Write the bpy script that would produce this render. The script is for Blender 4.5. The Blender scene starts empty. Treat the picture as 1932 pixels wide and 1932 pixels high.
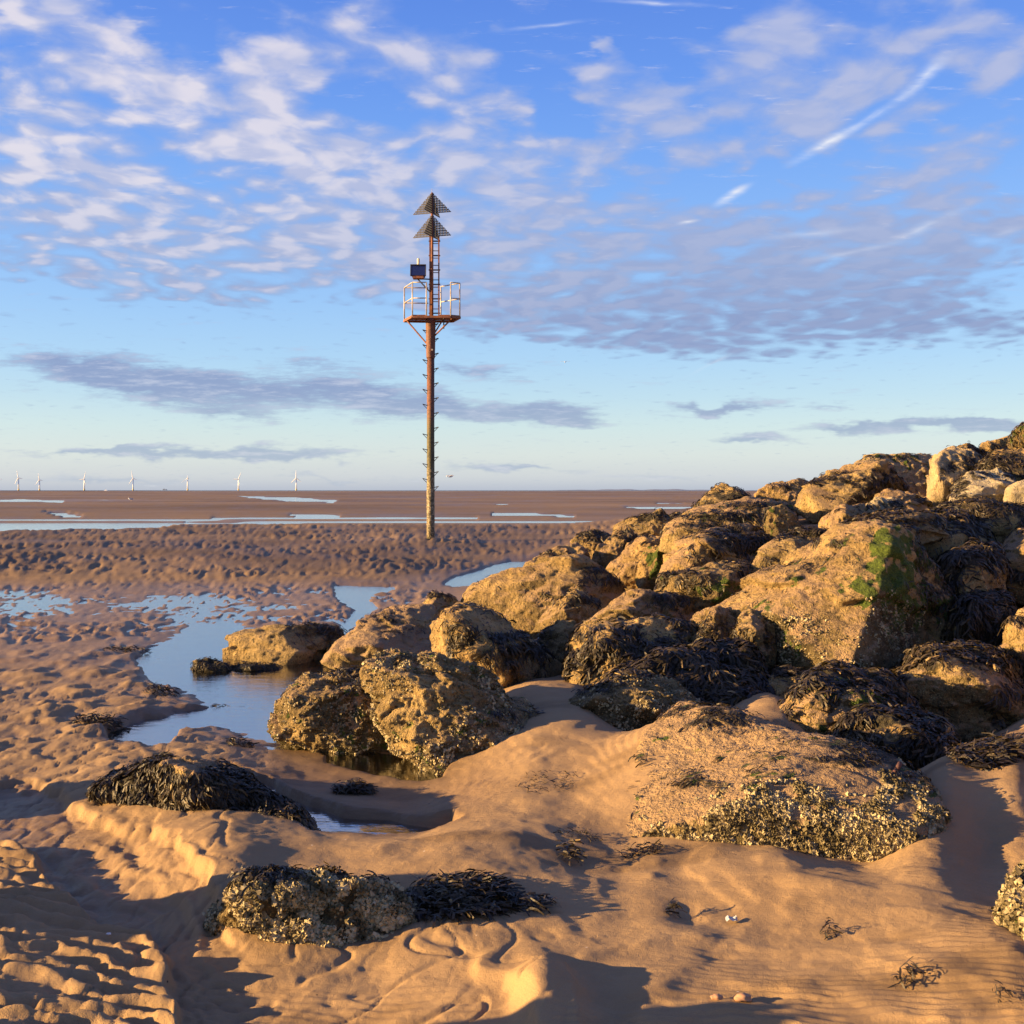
import bpy, bmesh, math, random
import numpy as np
from mathutils import Vector, Matrix

random.seed(7); np.random.seed(7)
R = math.radians
SC = bpy.context.scene
COL = SC.collection

# ------------------------------------------------------------------ camera, light, exposure
CH, FOC, HZ = 1.7, 2332.0, 925.0           # camera height, focal length and horizon row on a 1932 grid
cam_d = bpy.data.cameras.new('camera'); cam = bpy.data.objects.new('camera', cam_d); COL.objects.link(cam)
cam.location = (0, 0, CH); cam.rotation_euler = (R(90), 0, 0)
cam_d.sensor_width = 36; cam_d.lens = 36*FOC/1932; cam_d.shift_y = -(966-HZ)/1932
cam_d.clip_start = 0.1; cam_d.clip_end = 40000
SC.camera = cam

SUN_EL, SUN_BACK = 10.5, 9.0
sd = Vector((-math.cos(R(SUN_BACK))*math.cos(R(SUN_EL)), -math.sin(R(SUN_BACK))*math.cos(R(SUN_EL)), math.sin(R(SUN_EL))))
sun_d = bpy.data.lights.new('sun', 'SUN'); sun = bpy.data.objects.new('sun', sun_d); COL.objects.link(sun)
sun_d.energy = 3.7; sun_d.angle = R(0.6); sun_d.color = (1.0, 0.65, 0.28)
sun.rotation_euler = (-sd).to_track_quat('-Z', 'Y').to_euler(); sun.location = (-20, -5, 20)
SC.view_settings.view_transform = 'Standard'
try: SC.view_settings.look = 'None'
except Exception: pass
EXPO = 2.15
SC.view_settings.exposure = EXPO; SC.view_settings.gamma = 1; SC.view_settings.use_curve_mapping = False
SC.cycles.max_bounces = 5; SC.cycles.diffuse_bounces = 3; SC.cycles.glossy_bounces = 3; SC.cycles.transparent_max_bounces = 6
SC.cycles.use_denoising = True

def lin(c):
    c = c/255.0
    return c/12.92 if c <= 0.04045 else ((c+0.055)/1.055)**2.4
def rgb(r, g, b, k=1.0): return (lin(r)*k, lin(g)*k, lin(b)*k, 1)

class NT:
    """small helper to write node trees"""
    def __init__(s, tree): s.t = tree; s.n = tree.nodes; s.l = tree.links
    def set(s, sock, v):
        if isinstance(v, bpy.types.NodeSocket): s.l.new(v, sock)
        elif v is not None: sock.default_value = v
    def math(s, op, a, b=None, c=None, clamp=False):
        n = s.n.new('ShaderNodeMath'); n.operation = op; n.use_clamp = clamp
        s.set(n.inputs[0], a); s.set(n.inputs[1], b); s.set(n.inputs[2], c); return n.outputs[0]
    def vmath(s, op, a, b=None, out=0):
        n = s.n.new('ShaderNodeVectorMath'); n.operation = op
        s.set(n.inputs[0], a); s.set(n.inputs[1], b); return n.outputs[out]
    flat = False
    def noise(s, vec, scale, detail=4, rough=0.55, dist=0.0, out=0):
        n = s.n.new('ShaderNodeTexNoise'); n.noise_dimensions = '2D' if s.flat else '3D'; s.set(n.inputs['Vector'], vec)
        s.set(n.inputs['Scale'], scale); n.inputs['Detail'].default_value = detail
        n.inputs['Roughness'].default_value = rough; n.inputs['Distortion'].default_value = dist; return n.outputs[out]
    def voro(s, vec, scale, feature='F1', out=0):
        n = s.n.new('ShaderNodeTexVoronoi'); n.feature = feature; s.set(n.inputs['Vector'], vec); s.set(n.inputs['Scale'], scale); return n.outputs[out]
    def ramp(s, f, stops, interp='LINEAR'):
        n = s.n.new('ShaderNodeValToRGB'); n.color_ramp.interpolation = interp; e = n.color_ramp.elements
        e[0].position, e[0].color = stops[0]; e[1].position, e[1].color = stops[1]
        for p, c in stops[2:]:
            x = e.new(p); x.color = c
        s.set(n.inputs[0], f); return n.outputs[0]
    def smooth(s, f, a, b, lo=0.0, hi=1.0):
        n = s.n.new('ShaderNodeMapRange'); n.interpolation_type = 'SMOOTHSTEP'
        s.set(n.inputs[0], f); n.inputs[1].default_value = a; n.inputs[2].default_value = b
        n.inputs[3].default_value = lo; n.inputs[4].default_value = hi; return n.outputs[0]
    def mix(s, f, a, b, blend='MIX'):
        n = s.n.new('ShaderNodeMix'); n.data_type = 'RGBA'; n.blend_type = blend; n.clamp_factor = True
        s.set(n.inputs[0], f); s.set(n.inputs[6], a); s.set(n.inputs[7], b); return n.outputs[2]
    def mapping(s, vec, loc=(0,0,0), rot=(0,0,0), scale=(1,1,1), typ='POINT'):
        n = s.n.new('ShaderNodeMapping'); n.vector_type = typ; s.set(n.inputs[0], vec)
        n.inputs[1].default_value = loc; n.inputs[2].default_value = rot; n.inputs[3].default_value = scale; return n.outputs[0]
    def bump(s, h, strength, dist, normal=None):
        n = s.n.new('ShaderNodeBump'); n.inputs['Strength'].default_value = strength; n.inputs['Distance'].default_value = dist
        s.set(n.inputs['Height'], h); s.set(n.inputs['Normal'], normal); return n.outputs[0]

# ------------------------------------------------------------------ world: sky with altocumulus
W = bpy.data.worlds.new('World'); SC.world = W; W.use_nodes = True
W.cycles.sampling_method = 'MANUAL'; W.cycles.sample_map_resolution = 512
def build_sky():
    T = NT(W.node_tree); T.n.clear(); T.flat = True
    out = T.n.new('ShaderNodeOutputWorld'); bg = T.n.new('ShaderNodeBackground'); T.l.new(bg.outputs[0], out.inputs[0])
    sky = T.n.new('ShaderNodeTexSky'); sky.sky_type = 'NISHITA'; sky.sun_disc = False
    sky.sun_elevation = R(SUN_EL); sky.sun_rotation = math.atan2(sd.x, sd.y)
    STR = 0.10
    K = 1.0/(2**EXPO)/STR
    co = T.n.new('ShaderNodeTexCoord').outputs['Generated']
    d = T.vmath('NORMALIZE', co)
    sep = T.n.new('ShaderNodeSeparateXYZ'); T.l.new(d, sep.inputs[0]); dx, dy, dz = sep.outputs
    zp = T.math('MAXIMUM', dz, 0.0)
    st = [(0.0,(178,190,212)),(0.010,(200,210,222)),(0.028,(206,220,226)),(0.05,(194,219,230)),(0.075,(174,209,235)),(0.105,(156,199,240)),
          (0.15,(138,186,242)),(0.20,(122,172,241)),(0.26,(102,156,239)),(0.32,(84,138,233)),(0.38,(70,122,224)),(0.6,(42,84,186)),(1.0,(30,62,150))]
    grad = T.ramp(zp, [(p, rgb(*c)) for p, c in st])
    grad = T.mix(1.0, grad, (K, K, K, 1), 'MULTIPLY')
    base = T.mix(0.12, grad, sky.outputs[0])
    # flat cloud sheet: direction carried onto a plane overhead, so the rows close up towards the horizon
    inv = T.math('DIVIDE', 1.0, T.math('ADD', zp, 0.11))
    cmb = T.n.new('ShaderNodeCombineXYZ'); T.l.new(T.math('MULTIPLY', dx, inv), cmb.inputs[0]); T.l.new(T.math('MULTIPLY', dy, inv), cmb.inputs[1])
    pl = cmb.outputs[0]
    warp = T.vmath('SUBTRACT', T.noise(pl, 3.0, 3, out=1), (0.5,0.5,0.5))
    wn = T.n.new('ShaderNodeVectorMath'); wn.operation = 'SCALE'; T.l.new(warp, wn.inputs[0]); wn.inputs['Scale'].default_value = 0.14
    plw = T.vmath('ADD', pl, wn.outputs[0])
    def cells(loc):
        pm = T.mapping(plw, loc=loc, rot=(0,0,R(-18)), scale=(1.0,.85,1))
        a = T.noise(pm, 8.0, 5, 0.55)
        v = T.n.new('ShaderNodeTexVoronoi'); v.voronoi_dimensions = '2D'; v.feature = 'SMOOTH_F1'; T.l.new(pm, v.inputs['Vector']); v.inputs['Scale'].default_value = 12.5; v.inputs['Smoothness'].default_value = 1.0
        return T.math('ADD', T.math('MULTIPLY', a, .80), T.math('MULTIPLY_ADD', v.outputs['Distance'], -.62, .36)), pm
    puff, pm = cells((0,0,0))
    puff2 = T.math('ADD', T.noise(T.mapping(plw, loc=(0.05,0.02,0), rot=(0,0,R(-18)), scale=(1.0,.85,1)), 8.0, 3, 0.5), 0.0)
    puff1 = T.noise(pm, 8.0, 3, 0.5)
    fine = T.noise(pm, 26.0, 4, 0.6)
    big = T.noise(pl, 0.55, 2, 0.5)
    # where the cloud fields stand in the sky: azimuth/elevation tangents
    ya = T.math('MAXIMUM', dy, 0.05)
    cm2 = T.n.new('ShaderNodeCombineXYZ'); T.l.new(T.math('DIVIDE', dx, ya), cm2.inputs[0]); T.l.new(T.math('DIVIDE', dz, ya), cm2.inputs[1])
    az = cm2.outputs[0]
    jit = T.n.new('ShaderNodeVectorMath'); jit.operation = 'SCALE'
    T.l.new(T.vmath('SUBTRACT', T.noise(T.mapping(az, scale=(1,2.5,1)), 14.0, 4, 0.6, out=1), (0.5,0.5,0.5)), jit.inputs[0]); jit.inputs['Scale'].default_value = 0.05
    sc3 = T.n.new('ShaderNodeVectorMath'); sc3.operation = 'MULTIPLY'; T.l.new(jit.outputs[0], sc3.inputs[0]); sc3.inputs[1].default_value = (1.5,0.5,0)
    azj = T.vmath('ADD', az, sc3.outputs[0])
    def blobs(L, vec):
        tot = None
        for (u, v, ru, rv, rot, s) in L:
            x, y = (u-966)/FOC, (HZ-v)/FOC
            m = T.mapping(vec, loc=(x, y, 0), rot=(0,0,R(rot)), scale=(ru/FOC, rv/FOC, 1), typ='TEXTURE')
            g = T.n.new('ShaderNodeTexGradient'); g.gradient_type = 'QUADRATIC_SPHERE'; T.l.new(m, g.inputs[0])
            val = T.math('MULTIPLY', g.outputs['Fac'], s)
            tot = val if tot is None else T.math('ADD', tot, val)
        return tot
    cov = blobs([
        (90,40,260,130,-20,1.0),(270,150,330,110,-35,.9),(520,130,190,110,-10,1.0),(480,240,330,140,-20,.9),(60,170,140,120,0,.8),(110,300,380,190,-5,.8),
        (660,60,240,110,10,.55),(820,110,220,110,0,.7),(830,190,150,80,20,.5),(1170,170,170,110,-10,.75),(1320,220,180,110,20,.85),(940,210,140,70,25,.6),
        (1480,90,260,170,10,.75),(1760,60,260,130,30,.6),(1600,180,260,110,25,.85),(1900,120,160,130,30,.7),(1560,220,260,70,22,.8),(1700,240,200,70,20,.5),
        (230,440,480,150,-6,.85),(330,540,520,80,-4,.45),(760,500,380,110,-5,.6),(900,300,300,110,-5,.5),(640,330,360,170,-10,.75),(620,440,420,140,-6,.65),(1000,400,420,170,-8,.8),(1100,560,420,120,-4,.9),(1380,470,520,150,-2,.8),(1640,500,520,150,4,.8),
        (1750,330,360,110,14,.7),(1800,430,360,110,8,.65),(1700,600,460,90,-3,1.0),(1300,640,460,70,-3,.75),(1500,570,420,90,0,.7),(1090,290,160,60,-5,.55),(1180,265,90,50,0,.5),
        (1340,300,200,60,10,.45),(930,590,330,70,-4,.6),(1130,90,60,40,0,.5)], azj)
    low = blobs([
        (330,730,520,70,-6,1.1),(150,690,330,60,-5,.9),(620,735,420,55,-3,.9),(850,770,420,42,-2,1.15),(1040,785,260,34,0,.9),(600,690,260,36,-4,.5),(900,700,240,36,-3,.6),(440,780,200,36,-8,.6),
        (400,853,560,22,0,1.1),(200,850,280,14,2,.9),(560,862,300,16,0,.7),(960,883,300,16,0,.9),(200,905,420,22,0,.6),(620,905,420,16,0,.5),
        (1370,765,150,22,4,1.1),(1310,772,110,16,0,.6),(1440,830,140,18,1,1.2),(1780,803,380,30,2,1.2),(1620,800,200,18,2,.8),(1560,760,200,14,4,.5),(1880,800,180,22,2,.8),(1240,900,360,14,0,.4)], azj)
    off = T.smooth(dy, 0.55, 0.85, 0.36, 0.0)                       # beyond the mapped part of the sky the same cloud goes on
    covt = T.math('ADD', T.math('MINIMUM', T.math('MULTIPLY', cov, 1.1), 0.74), T.math('MULTIPLY', off, T.smooth(big, 0.35, 0.65)))
    brk = T.math('SUBTRACT', T.math('MULTIPLY_ADD', puff, 2.1, T.math('MULTIPLY', fine, 0.24)), 1.22)
    dens = T.math('ADD', T.math('MULTIPLY_ADD', covt, 1.0, brk), T.smooth(covt, 0.0, 0.30, -0.62, 0.0))
    a1 = T.smooth(dens, -0.32, 0.92)
    lpm = T.mapping(az, scale=(5,34,1))
    ln_ = T.noise(lpm, 4.2, 7, 0.68)
    dl = T.math('ADD', T.math('MINIMUM', low, 1.0), T.math('MULTIPLY', T.math('SUBTRACT', ln_, 0.5), 1.5))
    a2 = T.math('MULTIPLY', T.smooth(dl, 0.12, 0.80), 0.88)
    # cloud colours: warm-white heads, mauve undersides, greyer towards the horizon
    body = T.ramp(zp, [(p, rgb(*c)) for p, c in [(0.0,(176,188,206)),(0.04,(168,186,208)),(0.08,(142,160,200)),(0.13,(134,152,196)),(0.18,(148,166,208)),(0.25,(162,178,220)),(0.36,(168,182,224)),(1.0,(120,130,190))]])
    head = T.ramp(zp, [(p, rgb(*c)) for p, c in [(0.0,(214,218,224)),(0.06,(190,200,222)),(0.12,(186,192,220)),(0.18,(210,210,228)),(0.25,(232,226,234)),(0.36,(230,224,234)),(1.0,(200,200,220))]])
    lit = T.smooth(T.math('SUBTRACT', puff1, puff2), -0.14, 0.16)
    left = T.smooth(T.math('DIVIDE', dx, ya), -0.30, 0.20, 1.0, 0.22)
    lf = T.math('MULTIPLY', T.math('MULTIPLY', T.math('MULTIPLY_ADD', lit, 0.6, 0.4), T.smooth(dens, 0.0, 1.0)), left, clamp=True)
    cc = T.mix(lf, body, head)
    cc = T.mix(1.0, cc, (K,K,K,1), 'MULTIPLY')
    c = T.mix(T.math('MULTIPLY', a1, 0.92), base, cc)
    lowc = T.mix(1.0, T.mix(T.smooth(ln_, 0.45, 0.75), body, head), (K,K,K,1), 'MULTIPLY')
    c = T.mix(a2, c, lowc)
    # contrails
    tr = blobs([(1560,270,110,15,27,1.6),(1660,215,110,10,33,.5),(1750,140,90,22,44,1.0),(1383,367,58,14,30,1.8),(1300,420,30,6,10,1.0),(1030,48,130,7,7,.7),(1240,5,150,8,-3,.8),
                (1640,222,110,9,33,.35),(1720,170,110,16,40,.4),(1740,430,170,16,24,.55),(1540,440,160,12,5,.4),(1600,478,150,12,10,.4),(1890,440,80,14,20,.4),(1350,683,90,6,27,.35)], T.vmath('ADD', az, T.mapping(jit.outputs[0], scale=(.12,.12,.12))))
    tm = T.math('MULTIPLY', tr, T.smooth(T.noise(T.mapping(az, rot=(0,0,R(-32)), scale=(1,5,1)), 22, 5, .55), 0.25, 0.70, 0.25, 0.9), clamp=True)
    c = T.mix(tm, c, rgb(232,236,248,K))
    T.l.new(c, bg.inputs[0]); bg.inputs[1].default_value = STR
build_sky()

# ------------------------------------------------------------------ numeric noise
_p = np.random.RandomState(11).permutation(256).astype(np.int64); _p = np.concatenate([_p, _p, _p])
_ang = np.linspace(0, 2*np.pi, 257)[:256]; _gx = np.cos(_ang); _gy = np.sin(_ang)
def pn2(x, y, seed=0):
    x = x + seed*17.31; y = y + seed*9.77
    xi = np.floor(x); yi = np.floor(y); xf = x-xi; yf = y-yi
    xi = xi.astype(np.int64) & 255; yi = yi.astype(np.int64) & 255
    u = xf*xf*xf*(xf*(xf*6-15)+10); v = yf*yf*yf*(yf*(yf*6-15)+10)
    def g(ix, iy, fx, fy):
        h = _p[_p[(ix & 255)]+(iy & 255)]
        return _gx[h]*fx+_gy[h]*fy
    a = g(xi, yi, xf, yf); b = g(xi+1, yi, xf-1, yf); c = g(xi, yi+1, xf, yf-1); d = g(xi+1, yi+1, xf-1, yf-1)
    return (a+(b-a)*u + ((c+(d-c)*u)-(a+(b-a)*u))*v)*1.5
def fb2(x, y, o=4, seed=0, g=0.5):
    s = 0; a = 1.0
    for i in range(o): s = s+a*pn2(x*2**i, y*2**i, seed+i*3); a *= g
    return s
_G3 = np.array([(1,1,0),(-1,1,0),(1,-1,0),(-1,-1,0),(1,0,1),(-1,0,1),(1,0,-1),(-1,0,-1),(0,1,1),(0,-1,1),(0,1,-1),(0,-1,-1),(1,1,0),(0,-1,1),(-1,1,0),(0,-1,-1)], float)
def pn3(P, seed=0):
    P = P+seed*13.37; I = np.floor(P); F = P-I; I = I.astype(np.int64) & 255
    Wt = F*F*F*(F*(F*6-15)+10); out = 0
    for dx in (0, 1):
        for dy in (0, 1):
            for dz in (0, 1):
                h = _p[_p[_p[(I[:,0]+dx) & 255]+((I[:,1]+dy) & 255)]+((I[:,2]+dz) & 255)] & 15
                g = _G3[h]; f = F-np.array((dx, dy, dz))
                w = (Wt[:,0] if dx else 1-Wt[:,0])*(Wt[:,1] if dy else 1-Wt[:,1])*(Wt[:,2] if dz else 1-Wt[:,2])
                out = out+w*(g*f).sum(1)
    return out
def fb3(P, o=4, seed=0, g=0.5):
    s = 0; a = 1.0
    for i in range(o): s = s+a*pn3(P*2**i, seed+i); a *= g
    return s
def ss(x, a, b):
    t = np.clip((x-a)/(b-a), 0, 1); return t*t*(3-2*t)

# ------------------------------------------------------------------ mesh helpers
def mesh_np(name, V, F, cols=None, smooth=True):
    """V (n,3), F (m,3|4) -> mesh; cols {name: (n,4)}"""
    me = bpy.data.meshes.new(name); V = np.asarray(V, np.float32); F = np.asarray(F, np.int32); k = F.shape[1]
    me.vertices.add(len(V)); me.vertices.foreach_set('co', V.ravel())
    me.loops.add(F.size); me.loops.foreach_set('vertex_index', F.ravel())
    me.polygons.add(len(F)); me.polygons.foreach_set('loop_start', np.arange(0, F.size, k, dtype=np.int32))
    me.polygons.foreach_set('loop_total', np.full(len(F), k, np.int32))
    me.polygons.foreach_set('use_smooth', np.full(len(F), smooth, bool))
    me.update(calc_edges=True)
    if cols:
        for n, c in cols.items():
            a = me.color_attributes.new(n, 'FLOAT_COLOR', 'POINT'); a.data.foreach_set('color', np.asarray(c, np.float32).ravel())
    return me
def link(name, me, mat=None, parent=None, loc=(0,0,0)):
    o = bpy.data.objects.new(name, me); COL.objects.link(o); o.location = loc
    if mat is not None and me is not None and not me.materials: me.materials.append(mat)
    if parent is not None: o.parent = parent
    return o
def tag(o, label=None, cat=None, group=None, kind=None):
    for k, v in (('label', label), ('category', cat), ('group', group), ('kind', kind)):
        if v: o[k] = v
    return o
def empty(name, loc): return link(name, None, loc=loc)

class MB:
    """collects tubes and boxes as one mesh"""
    def __init__(s): s.V = []; s.F = []; s.n = 0
    def add(s, V, F):
        s.V += [tuple(v) for v in V]; s.F += [tuple(i+s.n for i in f) for f in F]; s.n += len(V)
    def tube(s, a, b, r, r2=None, n=8):
        a, b = Vector(a), Vector(b); r2 = r if r2 is None else r2; d = (b-a).normalized()
        x = d.orthogonal().normalized(); y = d.cross(x); V = []
        for p, q in ((a, r), (b, r2)):
            for i in range(n):
                t = 2*math.pi*i/n; V.append(p+x*math.cos(t)*q+y*math.sin(t)*q)
        F = [(i, (i+1) % n, n+(i+1) % n, n+i) for i in range(n)]+[tuple(range(n-1, -1, -1)), tuple(range(n, 2*n))]
        s.add(V, F); return s
    def box(s, c, h, M=None):
        c = Vector(c); V = []
        for z in (-1, 1):
            for x, y in ((-1,-1),(1,-1),(1,1),(-1,1)):
                v = Vector((x*h[0], y*h[1], z*h[2])); V.append(c+(M @ v if M else v))
        s.add(V, [(3,2,1,0),(4,5,6,7),(0,1,5,4),(1,2,6,5),(2,3,7,6),(3,0,4,7)]); return s
    def lathe(s, prof, n=12, c=(0,0,0)):
        V = []; c = Vector(c)
        for r, z in prof:
            for i in range(n): t = 2*math.pi*i/n; V.append(c+Vector((r*math.cos(t), r*math.sin(t), z)))
        F = [(k*n+i, k*n+(i+1) % n, (k+1)*n+(i+1) % n, (k+1)*n+i) for k in range(len(prof)-1) for i in range(n)]
        F += [tuple(range(n-1, -1, -1)), tuple(range((len(prof)-1)*n, len(prof)*n))]
        s.add(V, F); return s
    def prism(s, pts, z0, z1):
        n = len(pts); V = [(x, y, z0) for x, y in pts]+[(x, y, z1) for x, y in pts]
        s.add(V, [(i, (i+1) % n, n+(i+1) % n, n+i) for i in range(n)]+[tuple(range(n-1, -1, -1)), tuple(range(n, 2*n))]); return s
    def build(s, name, mat, parent=None, loc=(0,0,0), smooth=False):
        me = bpy.data.meshes.new(name); me.from_pydata(s.V, [], s.F); me.update()
        if smooth:
            me.polygons.foreach_set('use_smooth', np.array([len(p.vertices) == 4 for p in me.polygons]))
        return link(name, me, mat, parent, loc)

def at(u, v, y):                                  # point at distance y seen at grid position u, v
    return np.array(((u-966)*y/FOC, y, CH-(v-HZ)*y/FOC))
def gxy(u, v, z): y = (CH-z)*FOC/(v-HZ); return (u-966)*y/FOC, y
def uv_of(P): y = np.maximum(P[...,1], 0.3); return 966+FOC*P[...,0]/y, HZ+FOC*(CH-P[...,2])/y

# ------------------------------------------------------------------ materials
def new_mat(name):
    m = bpy.data.materials.new(name); m.use_nodes = True; T = NT(m.node_tree)
    b = T.n['Principled BSDF']; return m, T, b
def world_pos(T): return T.n.new('ShaderNodeNewGeometry').outputs['Position']
def attr(T, name):
    a = T.n.new('ShaderNodeAttribute'); a.attribute_name = name
    s = T.n.new('ShaderNodeSeparateColor'); T.l.new(a.outputs['Color'], s.inputs[0]); return s.outputs[0], s.outputs[1], s.outputs[2], a.outputs['Alpha']

def sand_color(T, p):
    n1 = T.noise(p, 1.7, 5, 0.6); n2 = T.noise(p, 260.0, 2, 0.7); n3 = T.noise(T.mapping(p, scale=(1,1,9)), 6.0, 4, 0.6)
    dry = T.mix(T.smooth(n1, 0.3, 0.7), (0.325,0.215,0.108,1), (0.385,0.258,0.132,1))
    dry = T.mix(T.math('MULTIPLY', T.smooth(n2, 0.30, 0.62, 0.28, 0.0), 1.0), dry, (0.22,0.13,0.07,1))
    return dry, n2, n3
def mat_sand():
    m, T, b = new_mat('sand'); p = world_pos(T)
    wet, dark, weedf, _ = attr(T, 'surf')
    dry, n2, n3 = sand_color(T, p)
    wetc = T.mix(T.smooth(n3, 0.3, 0.7), (0.205,0.132,0.066,1), (0.26,0.168,0.084,1))
    c = T.mix(wet, dry, wetc)
    c = T.mix(T.math('MULTIPLY', dark, 0.75), c, (0.105,0.066,0.034,1))
    # scattered dark weed crumbs and pale shell crumbs
    vo = T.n.new('ShaderNodeTexVoronoi'); T.l.new(p, vo.inputs['Vector']); vo.inputs['Scale'].default_value = 16.0
    sp = T.smooth(vo.outputs['Distance'], 0.05, 0.09, 1.0, 0.0)
    sc = T.n.new('ShaderNodeSeparateColor'); T.l.new(vo.outputs['Color'], sc.inputs[0])
    c = T.mix(T.math('MULTIPLY', sp, T.smooth(sc.outputs[0], 0.93, 0.95)), c, (0.05,0.035,0.025,1))
    c = T.mix(T.math('MULTIPLY', sp, T.smooth(sc.outputs[0], 0.03, 0.02)), c, (0.75,0.68,0.58,1))
    T.l.new(c, b.inputs['Base Color'])
    T.l.new(T.math('MULTIPLY_ADD', wet, -0.45, 0.92), b.inputs['Roughness'])
    T.l.new(T.math('MULTIPLY_ADD', wet, 0.12, 0.12), b.inputs['Specular IOR Level'])
    h = T.math('MULTIPLY_ADD', n2, 0.0028, T.math('MULTIPLY', T.noise(p, 38.0, 4, 0.6), 0.0035))
    h = T.math('ADD', h, T.math('MULTIPLY', T.noise(T.mapping(p, rot=(0,0,R(-20)), scale=(0.8,1.5,3)), 5.0, 5, 0.6), 0.010))
    T.l.new(T.bump(h, 1.0, 1.0), b.inputs['Normal'])
    return m
def mat_rock(name='rock', pale=0.0):
    m, T, b = new_mat(name); p = world_pos(T)
    sand, weed, moss, barn = attr(T, 'surf')
    n1 = T.noise(p, 2.2, 5, 0.62); n2 = T.noise(p, 17.0, 5, 0.65); n4 = T.noise(p, 70.0, 3, 0.7)
    rc = T.mix(T.smooth(n1, 0.35, 0.65), (0.50,0.345,0.145,1), (0.27,0.185,0.075,1))
    rc = T.mix(T.smooth(n2, 0.52, 0.72), rc, (0.62,0.45,0.20,1))
    rc = T.mix(T.smooth(T.noise(p, 30.0, 5, 0.7), 0.47, 0.36), rc, (0.060,0.048,0.022,1))
    if pale: rc = T.mix(pale, rc, (0.56,0.47,0.32,1))
    dry, ns, n3 = sand_color(T, p)
    # barnacle crust: pale specks in dark pits
    v = T.voro(p, 58.0); vp = T.smooth(v, 0.12, 0.42, 1.0, 0.0)
    crust = T.mix(vp, (0.060,0.046,0.018,1), T.mix(T.smooth(n2, 0.3, 0.7), (0.21,0.15,0.055,1), (0.42,0.32,0.15,1)))
    oi = T.n.new('ShaderNodeObjectInfo').outputs['Random']
    rc = T.mix(1.0, rc, T.ramp(oi, [(0.0, (0.74,0.74,0.74,1)), (0.35, (1.05,1.0,.92,1)), (0.7, (0.88,.90,.88,1)), (1.0, (1.15,1.08,1.02,1))]), 'MULTIPLY')
    c = T.mix(barn, rc, crust)
    c = T.mix(T.smooth(T.math('MULTIPLY_ADD', n4, 0.8, T.math('MULTIPLY_ADD', n2, 0.5, sand)), 1.02, 1.28), c, dry)
    c = T.mix(T.smooth(T.math('MULTIPLY_ADD', n2, 0.9, weed), 0.72, 1.05), c, T.mix(T.smooth(n4, 0.35, 0.7), (0.022,0.019,0.012,1), (0.075,0.06,0.03,1)))
    c = T.mix(T.smooth(T.math('MULTIPLY_ADD', n2, 0.8, moss), 0.72, 0.95), c, T.mix(T.smooth(n4, 0.3, 0.7), (0.036,0.058,0.008,1), (0.105,0.145,0.016,1)))
    T.l.new(c, b.inputs['Base Color']); b.inputs['Roughness'].default_value = 0.82; b.inputs['Specular IOR Level'].default_value = 0.3
    h = T.math('MULTIPLY', n2, 0.08)
    h = T.math('MULTIPLY_ADD', n4, 0.022, h)
    h = T.math('MULTIPLY_ADD', T.math('MULTIPLY', vp, T.math('MULTIPLY_ADD', barn, 0.9, 0.15)), 0.010, h)
    T.l.new(T.bump(h, 1.0, 1.0), b.inputs['Normal'])
    return m
def mat_weed(name, c1, c2, c3):
    m, T, b = new_mat(name); p = world_pos(T)
    n = T.n.new('ShaderNodeAttribute'); n.attribute_name = 'tone'
    c = T.ramp(n.outputs['Fac'], [(0.0, c1), (0.65, c2), (1.0, c3)])
    T.l.new(c, b.inputs['Base Color']); b.inputs['Roughness'].default_value = 0.5; b.inputs['Specular IOR Level'].default_value = 0.35
    T.l.new(T.bump(T.noise(p, 180.0, 3), 0.5, 0.004), b.inputs['Normal'])
    return m
def mat_water():
    m = bpy.data.materials.new('water'); m.use_nodes = True; T = NT(m.node_tree); T.n.clear()
    out = T.n.new('ShaderNodeOutputMaterial'); p = world_pos(T)
    h = T.math('MULTIPLY_ADD', T.noise(T.mapping(p, rot=(0,0,R(25)), scale=(1,3.0,1)), 2.6, 4, 0.55), 0.010, T.math('MULTIPLY', T.noise(T.mapping(p, rot=(0,0,R(20)), scale=(1,2.5,1)), 12, 3, 0.6), 0.0035))
    bp = T.bump(h, 0.45, 1.0)
    tr = T.n.new('ShaderNodeBsdfTransparent'); tr.inputs[0].default_value = (0.62,0.55,0.47,1)
    gl = T.n.new('ShaderNodeBsdfGlossy'); gl.inputs['Roughness'].default_value = 0.09; T.l.new(bp, gl.inputs['Normal']); gl.inputs[0].default_value = (0.95,0.97,1,1)
    fr = T.n.new('ShaderNodeFresnel'); fr.inputs[0].default_value = 3.6; T.l.new(bp, fr.inputs['Normal'])
    mx = T.n.new('ShaderNodeMixShader'); T.l.new(T.math('MULTIPLY_ADD', fr.outputs[0], .75, .25), mx.inputs[0]); T.l.new(tr.outputs[0], mx.inputs[1]); T.l.new(gl.outputs[0], mx.inputs[2])
    T.l.new(mx.outputs[0], out.inputs[0]); return m
def mat_plain(name, c, rough=0.6, metal=0.0, noise_s=None, c2=None, bump=0.0):
    m, T, b = new_mat(name); p = T.n.new('ShaderNodeTexCoord').outputs['Object']
    if noise_s:
        n = T.noise(p, noise_s, 5, 0.65); cc = T.mix(T.smooth(n, 0.38, 0.62), (*c, 1), (*(c2 or c), 1)); T.l.new(cc, b.inputs['Base Color'])
        if bump: T.l.new(T.bump(n, 0.6, bump), b.inputs['Normal'])
    else: b.inputs['Base Color'].default_value = (*c, 1)
    b.inputs['Roughness'].default_value = rough; b.inputs['Metallic'].default_value = metal; return m
M_sand = mat_sand(); M_rock = mat_rock(); M_pale = mat_rock('pale_rock', 0.75); M_water = mat_water()
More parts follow.
